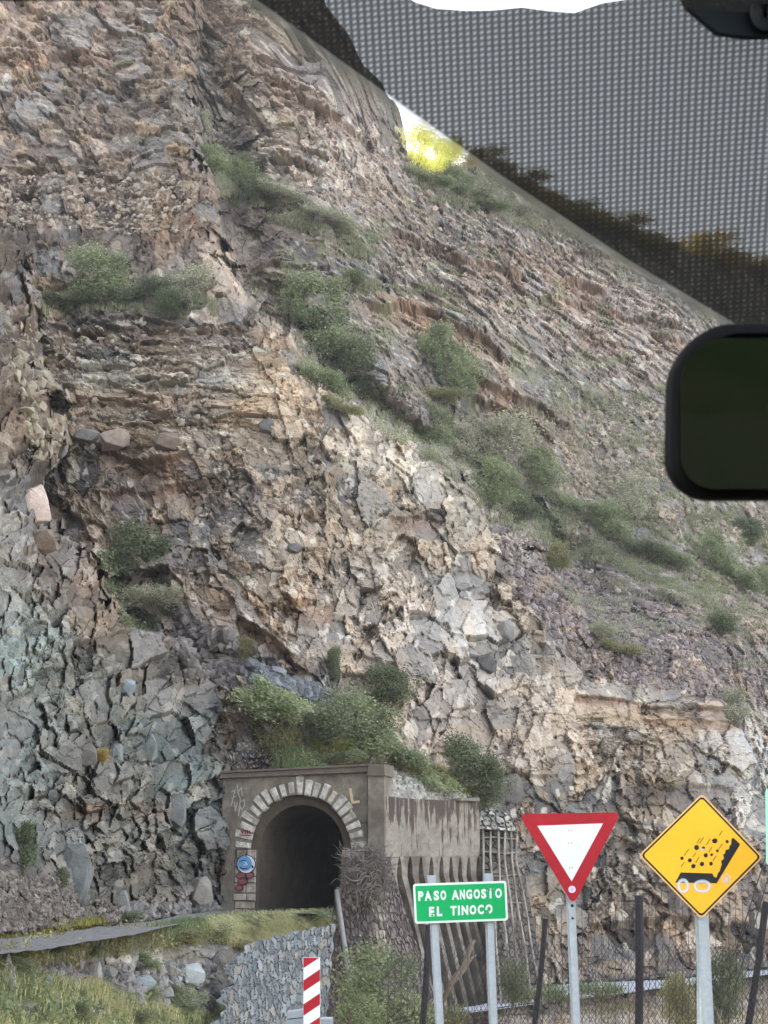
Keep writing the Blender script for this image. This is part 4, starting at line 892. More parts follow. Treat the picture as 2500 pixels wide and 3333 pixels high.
# plants between the fence and the walls
for (x, y, w, h, pal, sh, var, lab, d) in [
 (1270, 3400, 280, 290, 'green', 'bush', 1, 'large green bush behind the dark fence post, left of the green sign', 52),
 (1165, 3400, 150, 170, 'green', 'bush', 2, 'lower left green bush beside the big one, right of the striped post', 50),
 (1430, 3400, 130, 180, 'olive', 'sprawl', 1, 'loose olive weeds between the two posts of the green sign', 54),
 (1668, 3265, 100, 150, 'dark', 'bush', 2, 'dark green small tree right of the green sign at the foot of the lattice wall', 70),
 (1790, 3260, 150, 70, 'green', 'sprawl', 0, 'low green bush behind the chain link right of the leaning fence post', 74),
 (1960, 3245, 150, 60, 'green', 'sprawl', 2, 'low green weeds on the near edge of the road', 70),
 (2350, 3400, 150, 280, 'dark', 'tall', 1, 'tall dark green bush right of the yellow sign post', 48),
 (2255, 3400, 150, 200, 'olive', 'bush', 0, 'olive bush left of the yellow sign post', 46),
 (2040, 3400, 170, 90, 'olive', 'sprawl', 0, 'yellowish weeds at the bottom right of the yield sign post', 46),
 ]: shrub(x, y, w, h, pal, sh, var, lab, d=d, fwd=0, group='bushes behind the wire fence')
# sunlit trees on the crest
for i, (x, y, w, h, pal, lab) in enumerate([
 (1355, 545, 130, 190, 'yellow', 'sunlit yellow tree on the crest in the bright gap of sky, left one'), (1450, 560, 120, 130, 'yellow', 'sunlit orange yellow tree on the crest touching the dotted screen'),
 (1400, 560, 90, 90, 'yellow', 'short sunlit yellow tree between the two taller ones on the crest'),
 (1590, 585, 130, 110, 'gold', 'crest tree seen through the dotted screen, first from the sky gap'), (1680, 650, 130, 100, 'gold', 'crest tree seen through the dotted screen, second from the sky gap'),
 (1780, 705, 120, 80, 'gold', 'low crest tree seen through the dotted screen, third from the sky gap'), (1880, 745, 150, 120, 'gold', 'round crest tree behind the middle of the dotted screen'),
 (2000, 790, 140, 80, 'gold', 'crest tree behind the dotted screen right of the round one'), (2120, 830, 130, 80, 'gold', 'low crest tree behind the dotted screen, left of the tall right one'),
 (2330, 890, 150, 130, 'gold', 'tall crest tree behind the right part of the dotted screen'), (2450, 905, 130, 90, 'gold', 'crest tree behind the dotted screen at the right frame edge')]):
    shrub(x, y - (14 if i > 2 else 0), w * (1.5 if i > 2 else 1), h * (1.15 if i % 2 else .85), pal, 'round' if i > 2 else 'bush', i % 3, lab, cat='tree', name='tree', fwd=-.6, group='trees along the mountain crest')

# ------------------------------------------------------------------ grass and stones nobody could count
def sample_region(g, n, poly, dens=None):
    P_ = np.array(poly, float); out = []
    while sum(len(o) for o in out) < n:
        x = g.uniform(P_[:, 0].min(), P_[:, 0].max(), n); y = g.uniform(P_[:, 1].min(), P_[:, 1].max(), n); ins = np.zeros(n, bool); j = len(P_) - 1
        for i in range(len(P_)):
            xi, yi = P_[i]; xj, yj = P_[j]; c = ((yi > y) != (yj > y)) & (x < (xj - xi) * (y - yi) / (yj - yi + 1e-9) + xi); ins ^= c; j = i
        if dens is not None: ins &= g.uniform(0, 1, n) < dens(x, y)
        out.append(np.stack([x[ins], y[ins]], 1))
    return np.concatenate(out)[:n]
def on_terrain(q):
    i = np.clip(np.searchsorted(TPY[:, 0], q[:, 1]), 1, TPY.shape[0] - 1); j = np.clip(np.searchsorted(TPX[0], q[:, 0]), 1, TPX.shape[1] - 1); return TP[i, j]
def blades(g, base, hgt, wid, lean, pal):
    n = len(base); a = g.uniform(0, 6.28, n); dr = np.stack([np.cos(a), np.sin(a), 0 * a], 1); h = hgt * g.uniform(.5, 1.3, n)[:, None]
    up = np.array([0, 0, 1.0]); lv = np.array(lean) + g.normal(0, .35, (n, 3)) * np.array([1, 1, .3])
    m = base + (up + lv * .4) * h * .55; t = base + (up * .75 + lv * 1.1) * h; w_ = dr * wid * g.uniform(.6, 1.4, n)[:, None]
    vs = np.stack([base - w_, base + w_, m + w_ * .7, t, m - w_ * .7], 1).reshape(-1, 3); k = np.arange(n)[:, None] * 5
    f = np.concatenate([k + np.array([0, 1, 2, 4]), k + np.array([4, 2, 3, 3])], 0)
    # second face is a triangle: keep it as a separate array
    c0, c1, c2 = [srgb(x) for x in pal]; tt = g.uniform(0, 1, n)[:, None]; col = np.where(tt < .5, lerp(c0, c1, tt * 2), lerp(c1, c2, tt * 2 - 1)); return vs, k, np.repeat(col, 5, 0)
def grass(name, label, specs, cat='grass'):
    VS = []; K = []; CO = []; off = 0
    for (seed, n, poly, hgt, wid, lean, pal, dens) in specs:
        g = np.random.default_rng(seed); nt_ = max(1, n // 14); q = sample_region(g, nt_, poly, dens); q = np.repeat(q, 14, 0) 
        b = on_terrain(q); sc_ = b[:, 1:2] / 60.0; b = b + g.normal(0, 1, b.shape) * np.array([.13, .13, 0]) * sc_ ** .5 + np.array([0, -.03, -.02])
        vs, k, co = blades(g, b, hgt, wid, lean, pal); VS.append(vs); K.append(k + off); CO.append(co); off += len(vs)
    vs = np.concatenate(VS); k = np.concatenate(K); co = np.concatenate(CO)
    f = np.concatenate([k + np.array([0, 1, 2]), k + np.array([0, 2, 4]), k + np.array([4, 2, 3])], 0)
    o = mkobj(name, vs, f, M_GRASS, cols=co); return tag(o, label, cat, kind='stuff')
STRAW = ((150, 158, 118), (194, 190, 146), (224, 216, 176)); GRN = ((96, 114, 82), (124, 140, 102), (158, 168, 126)); PALEG = ((112, 116, 94), (140, 140, 114), (170, 164, 138)); 
def blobs(L_, base=0.0): return lambda x, y: np.clip(base + sum(w * np.exp(-(((x - a) * math.cos(r) + (y - b) * math.sin(r)) / c) ** 2 - ((-(x - a) * math.sin(r) + (y - b) * math.cos(r)) / e) ** 2) for a, b, c, e, r, w in L_), 0, 1)
low = [(-80, 3190), (150, 3190), (330, 3240), (560, 3290), (800, 3330), (1000, 3345), (1000, 3400), (-80, 3400)]
grass('grass', 'long yellow green grass covering the bank at the bottom left and along the track edge', [
    (1, 26000, low, .34, .011, (.15, -.5, 0), STRAW, None), (2, 20000, low, .30, .012, (0, -.3, 0), GRN, None),
    (3, 7000, [(100, 3200), (330, 3210), (620, 3330), (300, 3330)], .34, .011, (.4, -.6, 0), STRAW, blobs([(330, 3260, 200, 16, .75, 1), (480, 3250, 150, 14, .8, 1)])),
    (4, 15000, [(640, 3020), (760, 2992), (900, 2985), (1090, 2972), (1088, 3012), (1000, 3032), (900, 3055), (800, 3092), (740, 3080), (650, 3035)], .75, .018, (.5, -1.0, -.5), STRAW, None),
    (5, 7000, [(480, 3035), (640, 3008), (760, 2985), (1085, 2968), (1085, 2990), (900, 3005), (700, 3035), (560, 3060)], .45, .018, (.1, -.4, 0), GRN, None),
    (6, 7000, [(-80, 3060), (60, 3035), (200, 3012), (330, 2995), (330, 3020), (200, 3035), (60, 3060), (-80, 3080)], .30, .012, (0, -.3, 0), ((126, 130, 70), (160, 156, 84), (186, 176, 100)), None),
    (7, 8000, [(-80, 3110), (200, 3092), (400, 3058), (600, 3030), (620, 3060), (420, 3100), (200, 3130), (-80, 3170)], .26, .012, (.1, -.4, 0), PALEG, None)])
grass('scrub', 'dry pale green scrub and herbs spread over the mountain slopes and gullies', [
    (11, 8000, [(960, 1100), (1300, 1330), (1500, 1450), (2520, 2000), (2520, 2120), (1900, 1900), (1600, 1700), (1300, 1400), (960, 1230)], .55, .03, (0, -.3, 0), PALEG, lambda x, y: sst(fbm(x / 60, y / 40, 7, 4), -.1, .3)),
    (12, 9000, [(1550, 1300), (2160, 1250), (2160, 1640), (2520, 1650), (2520, 2000), (1700, 1550)], .45, .03, (0, -.3, 0), PALEG, lambda x, y: sst(fbm(x / 50, y / 30, 8, 4), 0, .35)),
    (13, 9000, [(700, 560), (900, 620), (1250, 800), (1250, 880), (1000, 760), (700, 640)], .5, .03, (0, -.3, 0), PALEG, lambda x, y: sst(fbm(x / 50, y / 30, 9, 4), -.1, .3)),
    (14, 7000, [(1340, 560), (1700, 620), (1900, 790), (1700, 740), (1400, 660)], .6, .035, (0, -.3, 0), PALEG, lambda x, y: sst(fbm(x / 50, y / 30, 10, 4), -.1, .3)),
    (15, 5000, [(130, 960), (700, 930), (700, 1030), (130, 1020)], .5, .03, (0, -.3, 0), PALEG, lambda x, y: sst(fbm(x / 50, y / 30, 11, 4), -.1, .3)),
    (16, 7000, [(1090, 880), (1480, 960), (1500, 1030), (1300, 960), (1090, 930)], .4, .03, (0, -.3, 0), PALEG, lambda x, y: sst(fbm(x / 60, y / 20, 12, 4), 0, .35)),
    (17, 5000, [(880, 2440), (1190, 2440), (1190, 2505), (900, 2510)], .45, .02, (0, -.4, 0), GRN, None),
    (18, 3500, [(1020, 2400), (1120, 2440), (1140, 2480), (1040, 2450)], .8, .02, (.6, -.8, -.3), ((170, 170, 84), (190, 186, 100), (206, 200, 120)), None),
    (19, 5000, [(1330, 2480), (1560, 2580), (1560, 2600), (1300, 2500)], .45, .02, (.3, -.4, 0), ((160, 158, 90), (186, 176, 110), (150, 160, 110)), None),
    (20, 5000, [(1600, 3270), (1900, 3200), (1900, 3230), (1600, 3300)], .3, .014, (0, -.3, 0), GRN, None),
    (21, 4500, [(1300, 3320), (1900, 3262), (2500, 3185), (2560, 3200), (2560, 3400), (1300, 3400)], .34, .014, (0, -.3, 0), ((120, 120, 86), (160, 152, 112), (196, 180, 120)), lambda x, y: sst(fbm(x / 60, y / 30, 14, 4), .0, .3))], cat='scrub')
def ground_cover(name, label, specs):
    VS = []; FS = []; CO = []; off = 0
    for (seed, n, poly, size, pal, dens) in specs:
        g = np.random.default_rng(seed); b = on_terrain(sample_region(g, n, poly, dens)); base, dk, lt = [srgb(x) for x in PAL[pal]]; m = 70
        c = np.repeat(b, m, 0); s_ = np.repeat(g.uniform(.4, 1.3, n) * size, m)[:, None]; v = g.normal(size=(n * m, 3)) * np.array([.55, .3, .3]); p = c + v * s_ + np.array([0, -.1, .15]) * s_
        a = g.normal(size=(n * m, 3)); a /= np.linalg.norm(a, axis=1, keepdims=True); bb = np.cross(a, g.normal(size=(n * m, 3))); bb /= np.linalg.norm(bb, axis=1, keepdims=True); L_ = .10 * g.uniform(.6, 1.5, n * m)[:, None]
        VS.append(np.stack([p, p + a * L_ * .5 + bb * L_ * .3, p + a * L_, p + a * L_ * .5 - bb * L_ * .3], 1).reshape(-1, 3)); FS.append(np.arange(n * m * 4).reshape(-1, 4) + off); off += n * m * 4
        t = (g.uniform(0, 1, n * m) * .5 + .5 * np.repeat(g.uniform(0, 1, n), m))[:, None]; CO.append(np.repeat(np.where(t < .5, lerp(dk, base, t * 2), lerp(base, lt, t * 2 - 1)), 4, 0))
    return tag(mkobj(name, np.concatenate(VS), np.concatenate(FS), M_LEAF, cols=np.concatenate(CO)), label, 'ground cover', kind='stuff')
gul = [(960, 1180), (1010, 1120), (1300, 1340), (1480, 1440), (1740, 1560), (2000, 1720), (2260, 1850), (2520, 2010), (2520, 2070), (2200, 1930), (1980, 1840), (1700, 1740), (1480, 1540), (1250, 1420)]
nz = lambda s: (lambda x, y: sst(fbm(x / 55, y / 40, s, 4), -.12, .3))
ground_cover('ground_cover', 'low olive grey scrub running in diagonal bands down the gullies of the mountain', [
    (61, 650, gul, .7, 'green', nz(21)), (62, 700, gul, .6, 'pale', nz(22)), (63, 260, [(680, 520), (760, 500), (900, 600), (1150, 720), (1260, 790), (1200, 790), (900, 680), (700, 600)], .7, 'green', nz(23)),
    (64, 220, [(1350, 540), (1560, 610), (1760, 720), (1700, 740), (1440, 650)], .8, 'pale', nz(24)), (65, 300, [(2080, 1560), (2500, 1700), (2520, 1930), (2250, 1800), (2060, 1700)], .6, 'green', nz(25)),
    (66, 240, [(1700, 1180), (2100, 1300), (2160, 1600), (1900, 1450)], .5, 'pale', nz(26)), (67, 160, [(140, 960), (660, 940), (660, 1010), (140, 1010)], .7, 'dark', None),
    (68, 320, [(780, 2280), (1100, 2330), (1500, 2540), (1560, 2590), (1260, 2500), (900, 2480), (860, 2400)], .5, 'olive', nz(27)), (69, 260, [(1800, 1900), (2400, 2020), (2500, 2180), (2000, 2130)], .5, 'pale', nz(28)),
    (73, 1500, [(1560, 540), (1700, 585), (1900, 680), (2050, 745), (2200, 800), (2520, 862), (2520, 890), (2050, 775), (1700, 615)], 1.0, 'gold', None), (70, 200, [(300, 1800), (560, 1850), (520, 2060), (400, 2040)], .4, 'dark', nz(29)), (71, 200, [(-60, 3060), (1080, 2975), (1080, 3020), (600, 3080), (-60, 3180)], .3, 'olive', nz(30)), (72, 360, [(-60, 3200), (420, 3240), (900, 3340), (900, 3390), (-60, 3390)], .28, 'green', nz(31))])
def rocks(name, label, specs):
    t_ = (1 + 5 ** .5) / 2
    IV = np.array([(-1, t_, 0), (1, t_, 0), (-1, -t_, 0), (1, -t_, 0), (0, -1, t_), (0, 1, t_), (0, -1, -t_), (0, 1, -t_), (t_, 0, -1), (t_, 0, 1), (-t_, 0, -1), (-t_, 0, 1)]) / 1.9
    IF = np.array([(0, 11, 5), (0, 5, 1), (0, 1, 7), (0, 7, 10), (0, 10, 11), (1, 5, 9), (5, 11, 4), (11, 10, 2), (10, 7, 6), (7, 1, 8), (3, 9, 4), (3, 4, 2), (3, 2, 6), (3, 6, 8), (3, 8, 9), (4, 9, 5), (2, 4, 11), (6, 2, 10), (8, 6, 7), (9, 8, 1)])
    VS = []; FS = []; CO = []; off = 0
    for (seed, n, poly, s0, s1, c, dens) in specs:
        g = np.random.default_rng(seed); b = on_terrain(sample_region(g, n, poly, dens)); s_ = (s0 + (s1 - s0) * g.uniform(0, 1, n) ** 3)[:, None, None]
        v = IV[None] * g.uniform(.55, 1.25, (n, 12, 1)) * g.uniform(.5, 1.2, (n, 1, 3)) * s_
        a = g.uniform(0, 6.28, n); ca, sa = np.cos(a)[:, None], np.sin(a)[:, None]; v = np.stack([v[..., 0] * ca - v[..., 2] * sa, v[..., 1], v[..., 0] * sa + v[..., 2] * ca], -1)
        v = v + b[:, None, :] + np.array([0, -.1, .05]) * s_; VS.append(v.reshape(-1, 3)); FS.append((IF[None] + (np.arange(n) * 12)[:, None, None] + off).reshape(-1, 3))
        L_ = g.uniform(.6, 1.35, n); CO.append(np.repeat(srgb(c) * L_[:, None], 12, 0)); off += n * 12
    return tag(mkobj(name, np.concatenate(VS), np.concatenate(FS), M_ROCK, cols=np.clip(np.concatenate(CO), 0, .7)), label, 'rubble', kind='stuff')
rocks('rubble', 'loose broken stones lying on the ledges, screes and shelf above the tunnel', [
    (31, 2500, [(760, 2130), (1080, 2250), (1070, 2300), (800, 2200)], .1, .4, (118, 120, 126), None), (32, 500, [(740, 2420), (960, 2380), (1000, 2500), (750, 2510)], .03, .12, (150, 144, 144), None),
    (33, 2200, [(1262, 2510), (1330, 2520), (1560, 2598), (1270, 2598)], .08, .32, (168, 164, 158), None), (34, 2600, [(-80, 2840), (230, 2860), (420, 2970), (380, 3010), (-80, 3040)], .03, .15, (128, 120, 114), None),
    (35, 800, [(380, 2950), (720, 2940), (720, 2968), (400, 3000)], .05, .28, (130, 126, 126), None), (36, 1500, [(560, 1980), (800, 2100), (760, 2240), (600, 2180)], .08, .5, (112, 106, 104), None),
    (37, 3500, [(1560, 1650), (2520, 2150), (2520, 2300), (1900, 2200), (1700, 1950)], .08, .35, (134, 122, 122), None), (38, 2000, [(1400, 1350), (2160, 1300), (2160, 1650), (2500, 1700), (2500, 1800), (1800, 1600)], .1, .4, (150, 136, 124), None),
    (39, 900, [(0, 560), (600, 560), (640, 760), (0, 740)], .1, .4, (150, 138, 128), None), (40, 900, [(0, 1050), (640, 1060), (900, 1300), (100, 1500)], .08, .35, (156, 146, 132), None),
    (41, 900, [(600, 1300), (1300, 1500), (1300, 2100), (600, 1900)], .08, .35, (158, 146, 132), None), (42, 1200, [(-60, 3150), (700, 3130), (700, 3300), (-60, 3330)], .05, .3, (136, 132, 132), None),
    (43, 900, [(1560, 3230), (2500, 3120), (2500, 3150), (1560, 3272)], .08, .3, (120, 112, 108), None), (44, 2200, [(1300, 3320), (2500, 3185), (2500, 3360), (1300, 3360)], .04, .18, (166, 152, 142), None),
    (46, 5000, [(-60, 3060), (200, 3034), (480, 3002), (700, 2964), (700, 2976), (480, 3030), (200, 3078), (-60, 3105)], .02, .09, (150, 148, 150), None), (45, 1500, [(900, 200), (1300, 480), (2500, 1100), (2200, 1250), (1300, 900), (900, 500)], .1, .4, (152, 132, 122), None)])
# boulders one can point to
def boulder(px, py, w, h, c, label, seed, depth=.7, npt=12, rot=0, out=.25):
    r_ = random.Random(seed); g_ = ground_at(px, py); s_ = g_.y / F; bm = bmesh.new()
    bx = lambda t: math.copysign(abs(t) ** .7, t)
    for k in range(npt):
        a = math.acos(1 - 2 * (k + .5) / npt); b = k * 2.4 + r_.uniform(-.4, .4); q = r_.uniform(.8, 1.08)
        bm.verts.new((bx(math.sin(a) * math.cos(b)) * q * .5, bx(math.sin(a) * math.sin(b)) * q * .5, bx(math.cos(a)) * q * .5))
    bmesh.ops.convex_hull(bm, input=bm.verts[:]); 
    for v in [v for v in bm.verts if not v.link_faces]: bm.verts.remove(v)
    bmesh.ops.bevel(bm, geom=bm.edges[:], offset=.02, segments=1, affect='EDGES', clamp_overlap=True)
    bmesh.ops.subdivide_edges(bm, edges=bm.edges[:], cuts=1, use_grid_fill=True)
    for v in bm.verts: v.co *= 1 + .035 * (math.sin(v.co.x * 17 + seed) * math.sin(v.co.z * 13 + v.co.y * 9)) + r_.uniform(-.02, .02)
    bm.transform(Matrix.Rotation(math.radians(rot), 4, 'Y')); bm.transform(Matrix.Diagonal((w * s_, w * s_ * depth, h * s_, 1)))
    me = bpy.data.meshes.new('boulder'); bm.to_mesh(me); bm.free(); col = np.ones((len(me.vertices), 4), np.float32); col[:, :3] = srgb(c)
    me.color_attributes.new('Col', 'FLOAT_COLOR', 'POINT').data.foreach_set('color', col.ravel()); me.materials.append(M_ROCK)
    o = bpy.data.objects.new('boulder', me); C.objects.link(o); o.location = g_ + Vector((0, -out * w * s_, 0))
    return tag(o, label, 'boulder', 'boulders on the cliff and along the track')
for b in [
 (105, 1635, 150, 150, (208, 188, 178), 'pinkish white boulder near the left frame edge, above the brown block', 1), (135, 1760, 140, 95, (124, 108, 98), 'brown square block under the pinkish white boulder', 2),
 (205, 1450, 48, 120, (130, 122, 120), 'upright grey slab standing on the layered ledge at the left', 3, .6, 16), (285, 1412, 110, 60, (128, 124, 122), 'grey flat block leaning on the upright slab', 4),
 (378, 1432, 115, 85, (172, 156, 146), 'pink rounded boulder under the layered white ledge', 5), (545, 1445, 110, 75, (126, 112, 102), 'grey brown block right of the pink boulder', 6),
 (870, 1380, 70, 70, (112, 110, 110), 'dark grey square block on the orange spur', 7), (1650, 2575, 120, 115, (120, 114, 110), 'rounded grey boulder perched at the right end of the wall bushes', 8),
 (400, 2240, 110, 65, (140, 150, 158), 'blue grey tilted slab on the left cliff', 9, .6, 16, 25), (480, 2430, 90, 110, (126, 130, 130), 'grey oval boulder high on the left grey cliff', 10),
 (375, 2455, 80, 120, (128, 134, 134), 'tall pale grey boulder left of the oval one', 11), (270, 2460, 100, 90, (112, 106, 104), 'dark brown grey block left of the tall pale boulder', 12),
 (570, 2640, 100, 120, (114, 116, 116), 'grey angular boulder left of the tunnel wall, halfway down', 13), (245, 2850, 120, 210, (122, 124, 124), 'largest upright grey slab at the foot of the left cliff', 14, .5, 18),
 (395, 2935, 85, 100, (134, 136, 136), 'pale grey boulder right of the largest slab at the cliff foot', 15), (640, 2900, 90, 110, (142, 136, 130), 'pale rounded boulder at the cliff foot beside the tunnel', 16),
 (535, 2966, 30, 24, (190, 186, 182), 'small whitish stone on the inner edge of the track', 17, 1, 14), (690, 2968, 60, 34, (104, 98, 98), 'dark stone in front of the left jamb on the track', 18),
 (290, 3020, 90, 50, (134, 128, 132), 'heap like grey rock on the inner edge of the track', 19), (335, 3175, 70, 34, (96, 104, 112), 'dark slate block on the bank under the track', 20),
 (1060, 2300, 45, 55, (140, 142, 150), 'blue grey stone behind the bushes above the tunnel', 21), (960, 1790, 60, 45, (104, 102, 102), 'dark jutting block in the middle of the cliff', 22),
 (1580, 2170, 70, 80, (100, 96, 96), 'dark grey block in the shadowed crack of the pale cliff', 23), (1640, 2060, 60, 70, (136, 132, 132), 'grey rounded block on the pale cliff above the dark crack', 24),
 (1900, 2760, 60, 60, (150, 150, 144), 'pale block behind the yield sign', 25), (460, 3200, 110, 70, (150, 160, 164), 'pale blue rock on the bank, left one', 26), (610, 3170, 130, 80, (172, 178, 182), 'pale blue white rock on the bank, large one', 27),
 (740, 3150, 90, 40, (196, 200, 204), 'whitest flat rock where the bank meets the dry stone wall', 28), (150, 3210, 50, 90, (146, 154, 162), 'upright blue grey stone on the bank at the left', 29)]:
    boulder(*b[:7], **dict(zip(('depth', 'npt', 'rot'), b[7:])))
# ------------------------------------------------------------------ signs
M_GALV = mat('galvanised_steel', srgb((176, 182, 190)), rough=.5, metal=.35, noise=.16, nscale=22, bump=.001, bscale=40)
M_GREEN = mat('green_reflective', srgb((0, 168, 96)), rough=.45, noise=.10, nscale=5); M_SWHITE = mat('white_reflective', srgb((226, 240, 232)), rough=.45)
M_YEL = mat('yellow_reflective', srgb((250, 190, 44)), rough=.45, noise=.08, nscale=3); M_YEDGE = mat('pale_orange_edge', srgb((232, 186, 122)), rough=.5)
M_BLACK = mat('black_sheeting', srgb((32, 32, 38)), rough=.5); M_RED = mat('red_reflective', srgb((168, 26, 40)), rough=.5, noise=.15, nscale=9); M_WHITE = mat('white_sheeting', srgb((228, 228, 236)), rough=.5, noise=.05, nscale=8)
M_BACK = mat('sign_back', srgb((140, 142, 146)), rough=.5, metal=.3)
def spoly(pl, pts, out, th, mb=None):
    m = mb or MB(); m.prism([pl.at(x, y, out) for x, y in pts], pl.n * -th); return m
def rounded(pts, r, n=6):
    out = []; k = len(pts)
    for i in range(k):
        p, a, b = np.array(pts[i], float), np.array(pts[i - 1], float), np.array(pts[(i + 1) % k], float)
        da = (a - p) / np.linalg.norm(a - p); db = (b - p) / np.linalg.norm(b - p); ang = math.acos(float(np.dot(da, db))); t = r / math.tan(ang / 2); c = p + (da + db) / np.linalg.norm(da + db) * r / math.sin(ang / 2)
        s0 = p + da * t - c; s1 = p + db * t - c; a0 = math.atan2(s0[1], s0[0]); a1 = math.atan2(s1[1], s1[0]); dlt = (a1 - a0 + math.pi) % (2 * math.pi) - math.pi
        out += [(c[0] + r * math.cos(a0 + dlt * j / n), c[1] + r * math.sin(a0 + dlt * j / n)) for j in range(n + 1)]
    return out
def inset(pts, k):
    """move each edge of a convex outline inwards by k px"""
    P_ = [np.array(p, float) for p in pts]; c = sum(P_) / len(P_); L_ = []
    for i in range(len(P_)):
        a, b = P_[i], P_[(i + 1) % len(P_)]; n_ = np.array([-(b - a)[1], (b - a)[0]]); n_ /= np.linalg.norm(n_)
        if np.dot(c - a, n_) < 0: n_ = -n_
        L_.append((a + n_ * k, b - a))
    out = []
    for i in range(len(L_)):
        (p, r), (q, s) = L_[i - 1], L_[i]; t = np.cross(q - p, s) / np.cross(r, s); out.append(tuple(p + r * t))
    return out
def upost(parent, x0, y0, x1, y1, d, wpx, m=M_GALV, name='post', holes=0, lip=.03):
    """hat-section steel post whose front follows a photo line, carried down to the ground"""
    a, b = V(x0, y0, d), V(x1, y1, d); dirn = (b - a).normalized(); k = (-.1 - a.z) / dirn.z; bot = a + dirn * k; w = wpx * d / F / 2
    X = Vector((1, 0, 0)); Yv = Vector((0, 1, 0)); mb = MB()
    prof_ = [(-w, .004), (-w * .62, .004), (-w * .62, -lip), (w * .62, -lip), (w * .62, .004), (w, .004), (w, .012), (w * .52, .012), (w * .52, -lip + .008), (-w * .52, -lip + .008), (-w * .52, .012), (-w, .012)]
    n_ = len(prof_); vs = [a + X * p + Yv * q for p, q in prof_] + [bot + X * p + Yv * q for p, q in prof_]
    mb.add(vs, [(i, i + n_, (i + 1) % n_ + n_, (i + 1) % n_) for i in range(n_)] + [tuple(range(n_))])
    o = mb.build(name, m, parent)
    return o, a, dirn, w
# green sign
D = 15.6; G = empty('place_sign', V(1500, 2940, D) * 1, 'green sign with white border reading PASO ANGOSTO EL TINOCO on two galvanised posts', 'sign'); G.location.z = 0
gp = Plane(V(1345, 2940, D), V(1652, 2930, D - .05), up=V(1498, 2870, D) - V(1503, 3000, D))
crn = [(1344, 2877), (1648, 2867), (1654, 2996), (1351, 3007)]
back = spoly(gp, rounded(crn, 9), 0, .006).build('panel', M_BACK, G)
spoly(gp, rounded(crn, 9), .003, .0028).build('border', M_SWHITE, G)
spoly(gp, rounded(inset(crn, 7), 5), .0055, .0022).build('field', M_GREEN, G)
def letters(name, txt, quad, pl, out, m, parent, bold=.03, th=.002, each=None):
    """each letter: built-in font outline mapped on to its own box (x0,x1) of the row quad TL,TR,BR,BL"""
    TL, TR, BR, BL = [np.array(q, float) for q in quad]; mb = MB()
    cu = bpy.data.curves.new('t', 'FONT'); to = bpy.data.objects.new('t', cu); C.objects.link(to); cu.offset = bold; cu.resolution_u = 3
    for ch, (f0, f1) in zip(txt, each):
        cu.body = ch; dg = bpy.context.evaluated_depsgraph_get(); dg.update(); me = bpy.data.meshes.new_from_object(to.evaluated_get(dg))
        vs = np.array([v.co[:2] for v in me.vertices]); mn, mx = vs.min(0), vs.max(0); uv = (vs - mn) / np.maximum(mx - mn, 1e-6); q = []
        for a, b in uv:
            s_ = lerp(f0, f1, a); p = lerp(lerp(TL, TR, s_), lerp(BL, BR, s_), 1 - b); q.append(pl.at(p[0], p[1], out))
        mb.add(q, [tuple(p.vertices) for p in me.polygons]); bpy.data.meshes.remove(me)
    bpy.data.objects.remove(to); bpy.data.curves.remove(cu)
    return mb.build(name, m, parent)
X0, X1 = 445., 1200.
ws = [(445, 492), (502, 566), (583, 632), (645, 697), (746, 812), (820, 866), (876, 930), (944, 1002), (1012, 1058), (1066, 1126), (1138, 1198)]
for wd_, sl_ in (('PASO', slice(0, 4)), ('ANGOSTO', slice(4, 11))): letters('lettering', wd_, [(1361, 2901), (1634, 2891), (1634.5, 2923), (1362, 2933)], gp, .0062, M_SWHITE, G, each=[((a - X0) / (X1 - X0), (b - X0) / (X1 - X0)) for a, b in ws[sl_]], bold=.048)
ws = [(543, 590), (613, 662), (736, 790), (803, 820), (836, 895), (908, 968), (980, 1036), (1050, 1114)]
for wd_, sl_ in (('EL', slice(0, 2)), ('TINOCO', slice(2, 8))): letters('lettering', wd_, [(1396.5, 2952), (1603, 2943), (1603.5, 2974), (1397, 2984)], gp, .0062, M_SWHITE, G, each=[((a - 543) / 571., (b - 543) / 571.) for a, b in ws[sl_]], bold=.048)
mb = MB()                                             # peeled sheeting
for x, y, rx, ry in ((1402, 2905, 6, 4), (1404, 2912, 3, 5), (1398, 2904, 3, 3), (1591, 2897, 5, 4), (1586, 2893, 4, 3), (1603, 2897, 5, 6), (1407, 2980, 5, 3), (1417, 2960, 3, 6), (1583, 2966, 7, 4), (1589, 2972, 4, 5)):
    spoly(gp, [(x + rx * math.cos(t_) * (1 + .3 * math.sin(t_ * 3 + x)), y + ry * math.sin(t_)) for t_ in [k * .7 for k in range(9)]], .0075, .001, mb)
mb.build('peeled_patch', mat('peeled_green', srgb((60, 150, 110)), rough=.6, noise=.2, nscale=30), G)
mb = MB()
for x, y in ((1588, 2894), (1593, 2895), (1401, 2901)): spoly(gp, [(x + 1.2 * math.cos(t_), y + 2 * math.sin(t_)) for t_ in [k * 1.05 for k in range(6)]], .009, .001, mb)
mb.build('bolt', M_BLACK, G)
upost(G, 1404, 2849, 1431, 3333, D + .05, 27); upost(G, 1588, 2843, 1606, 3333, D + .05, 27)
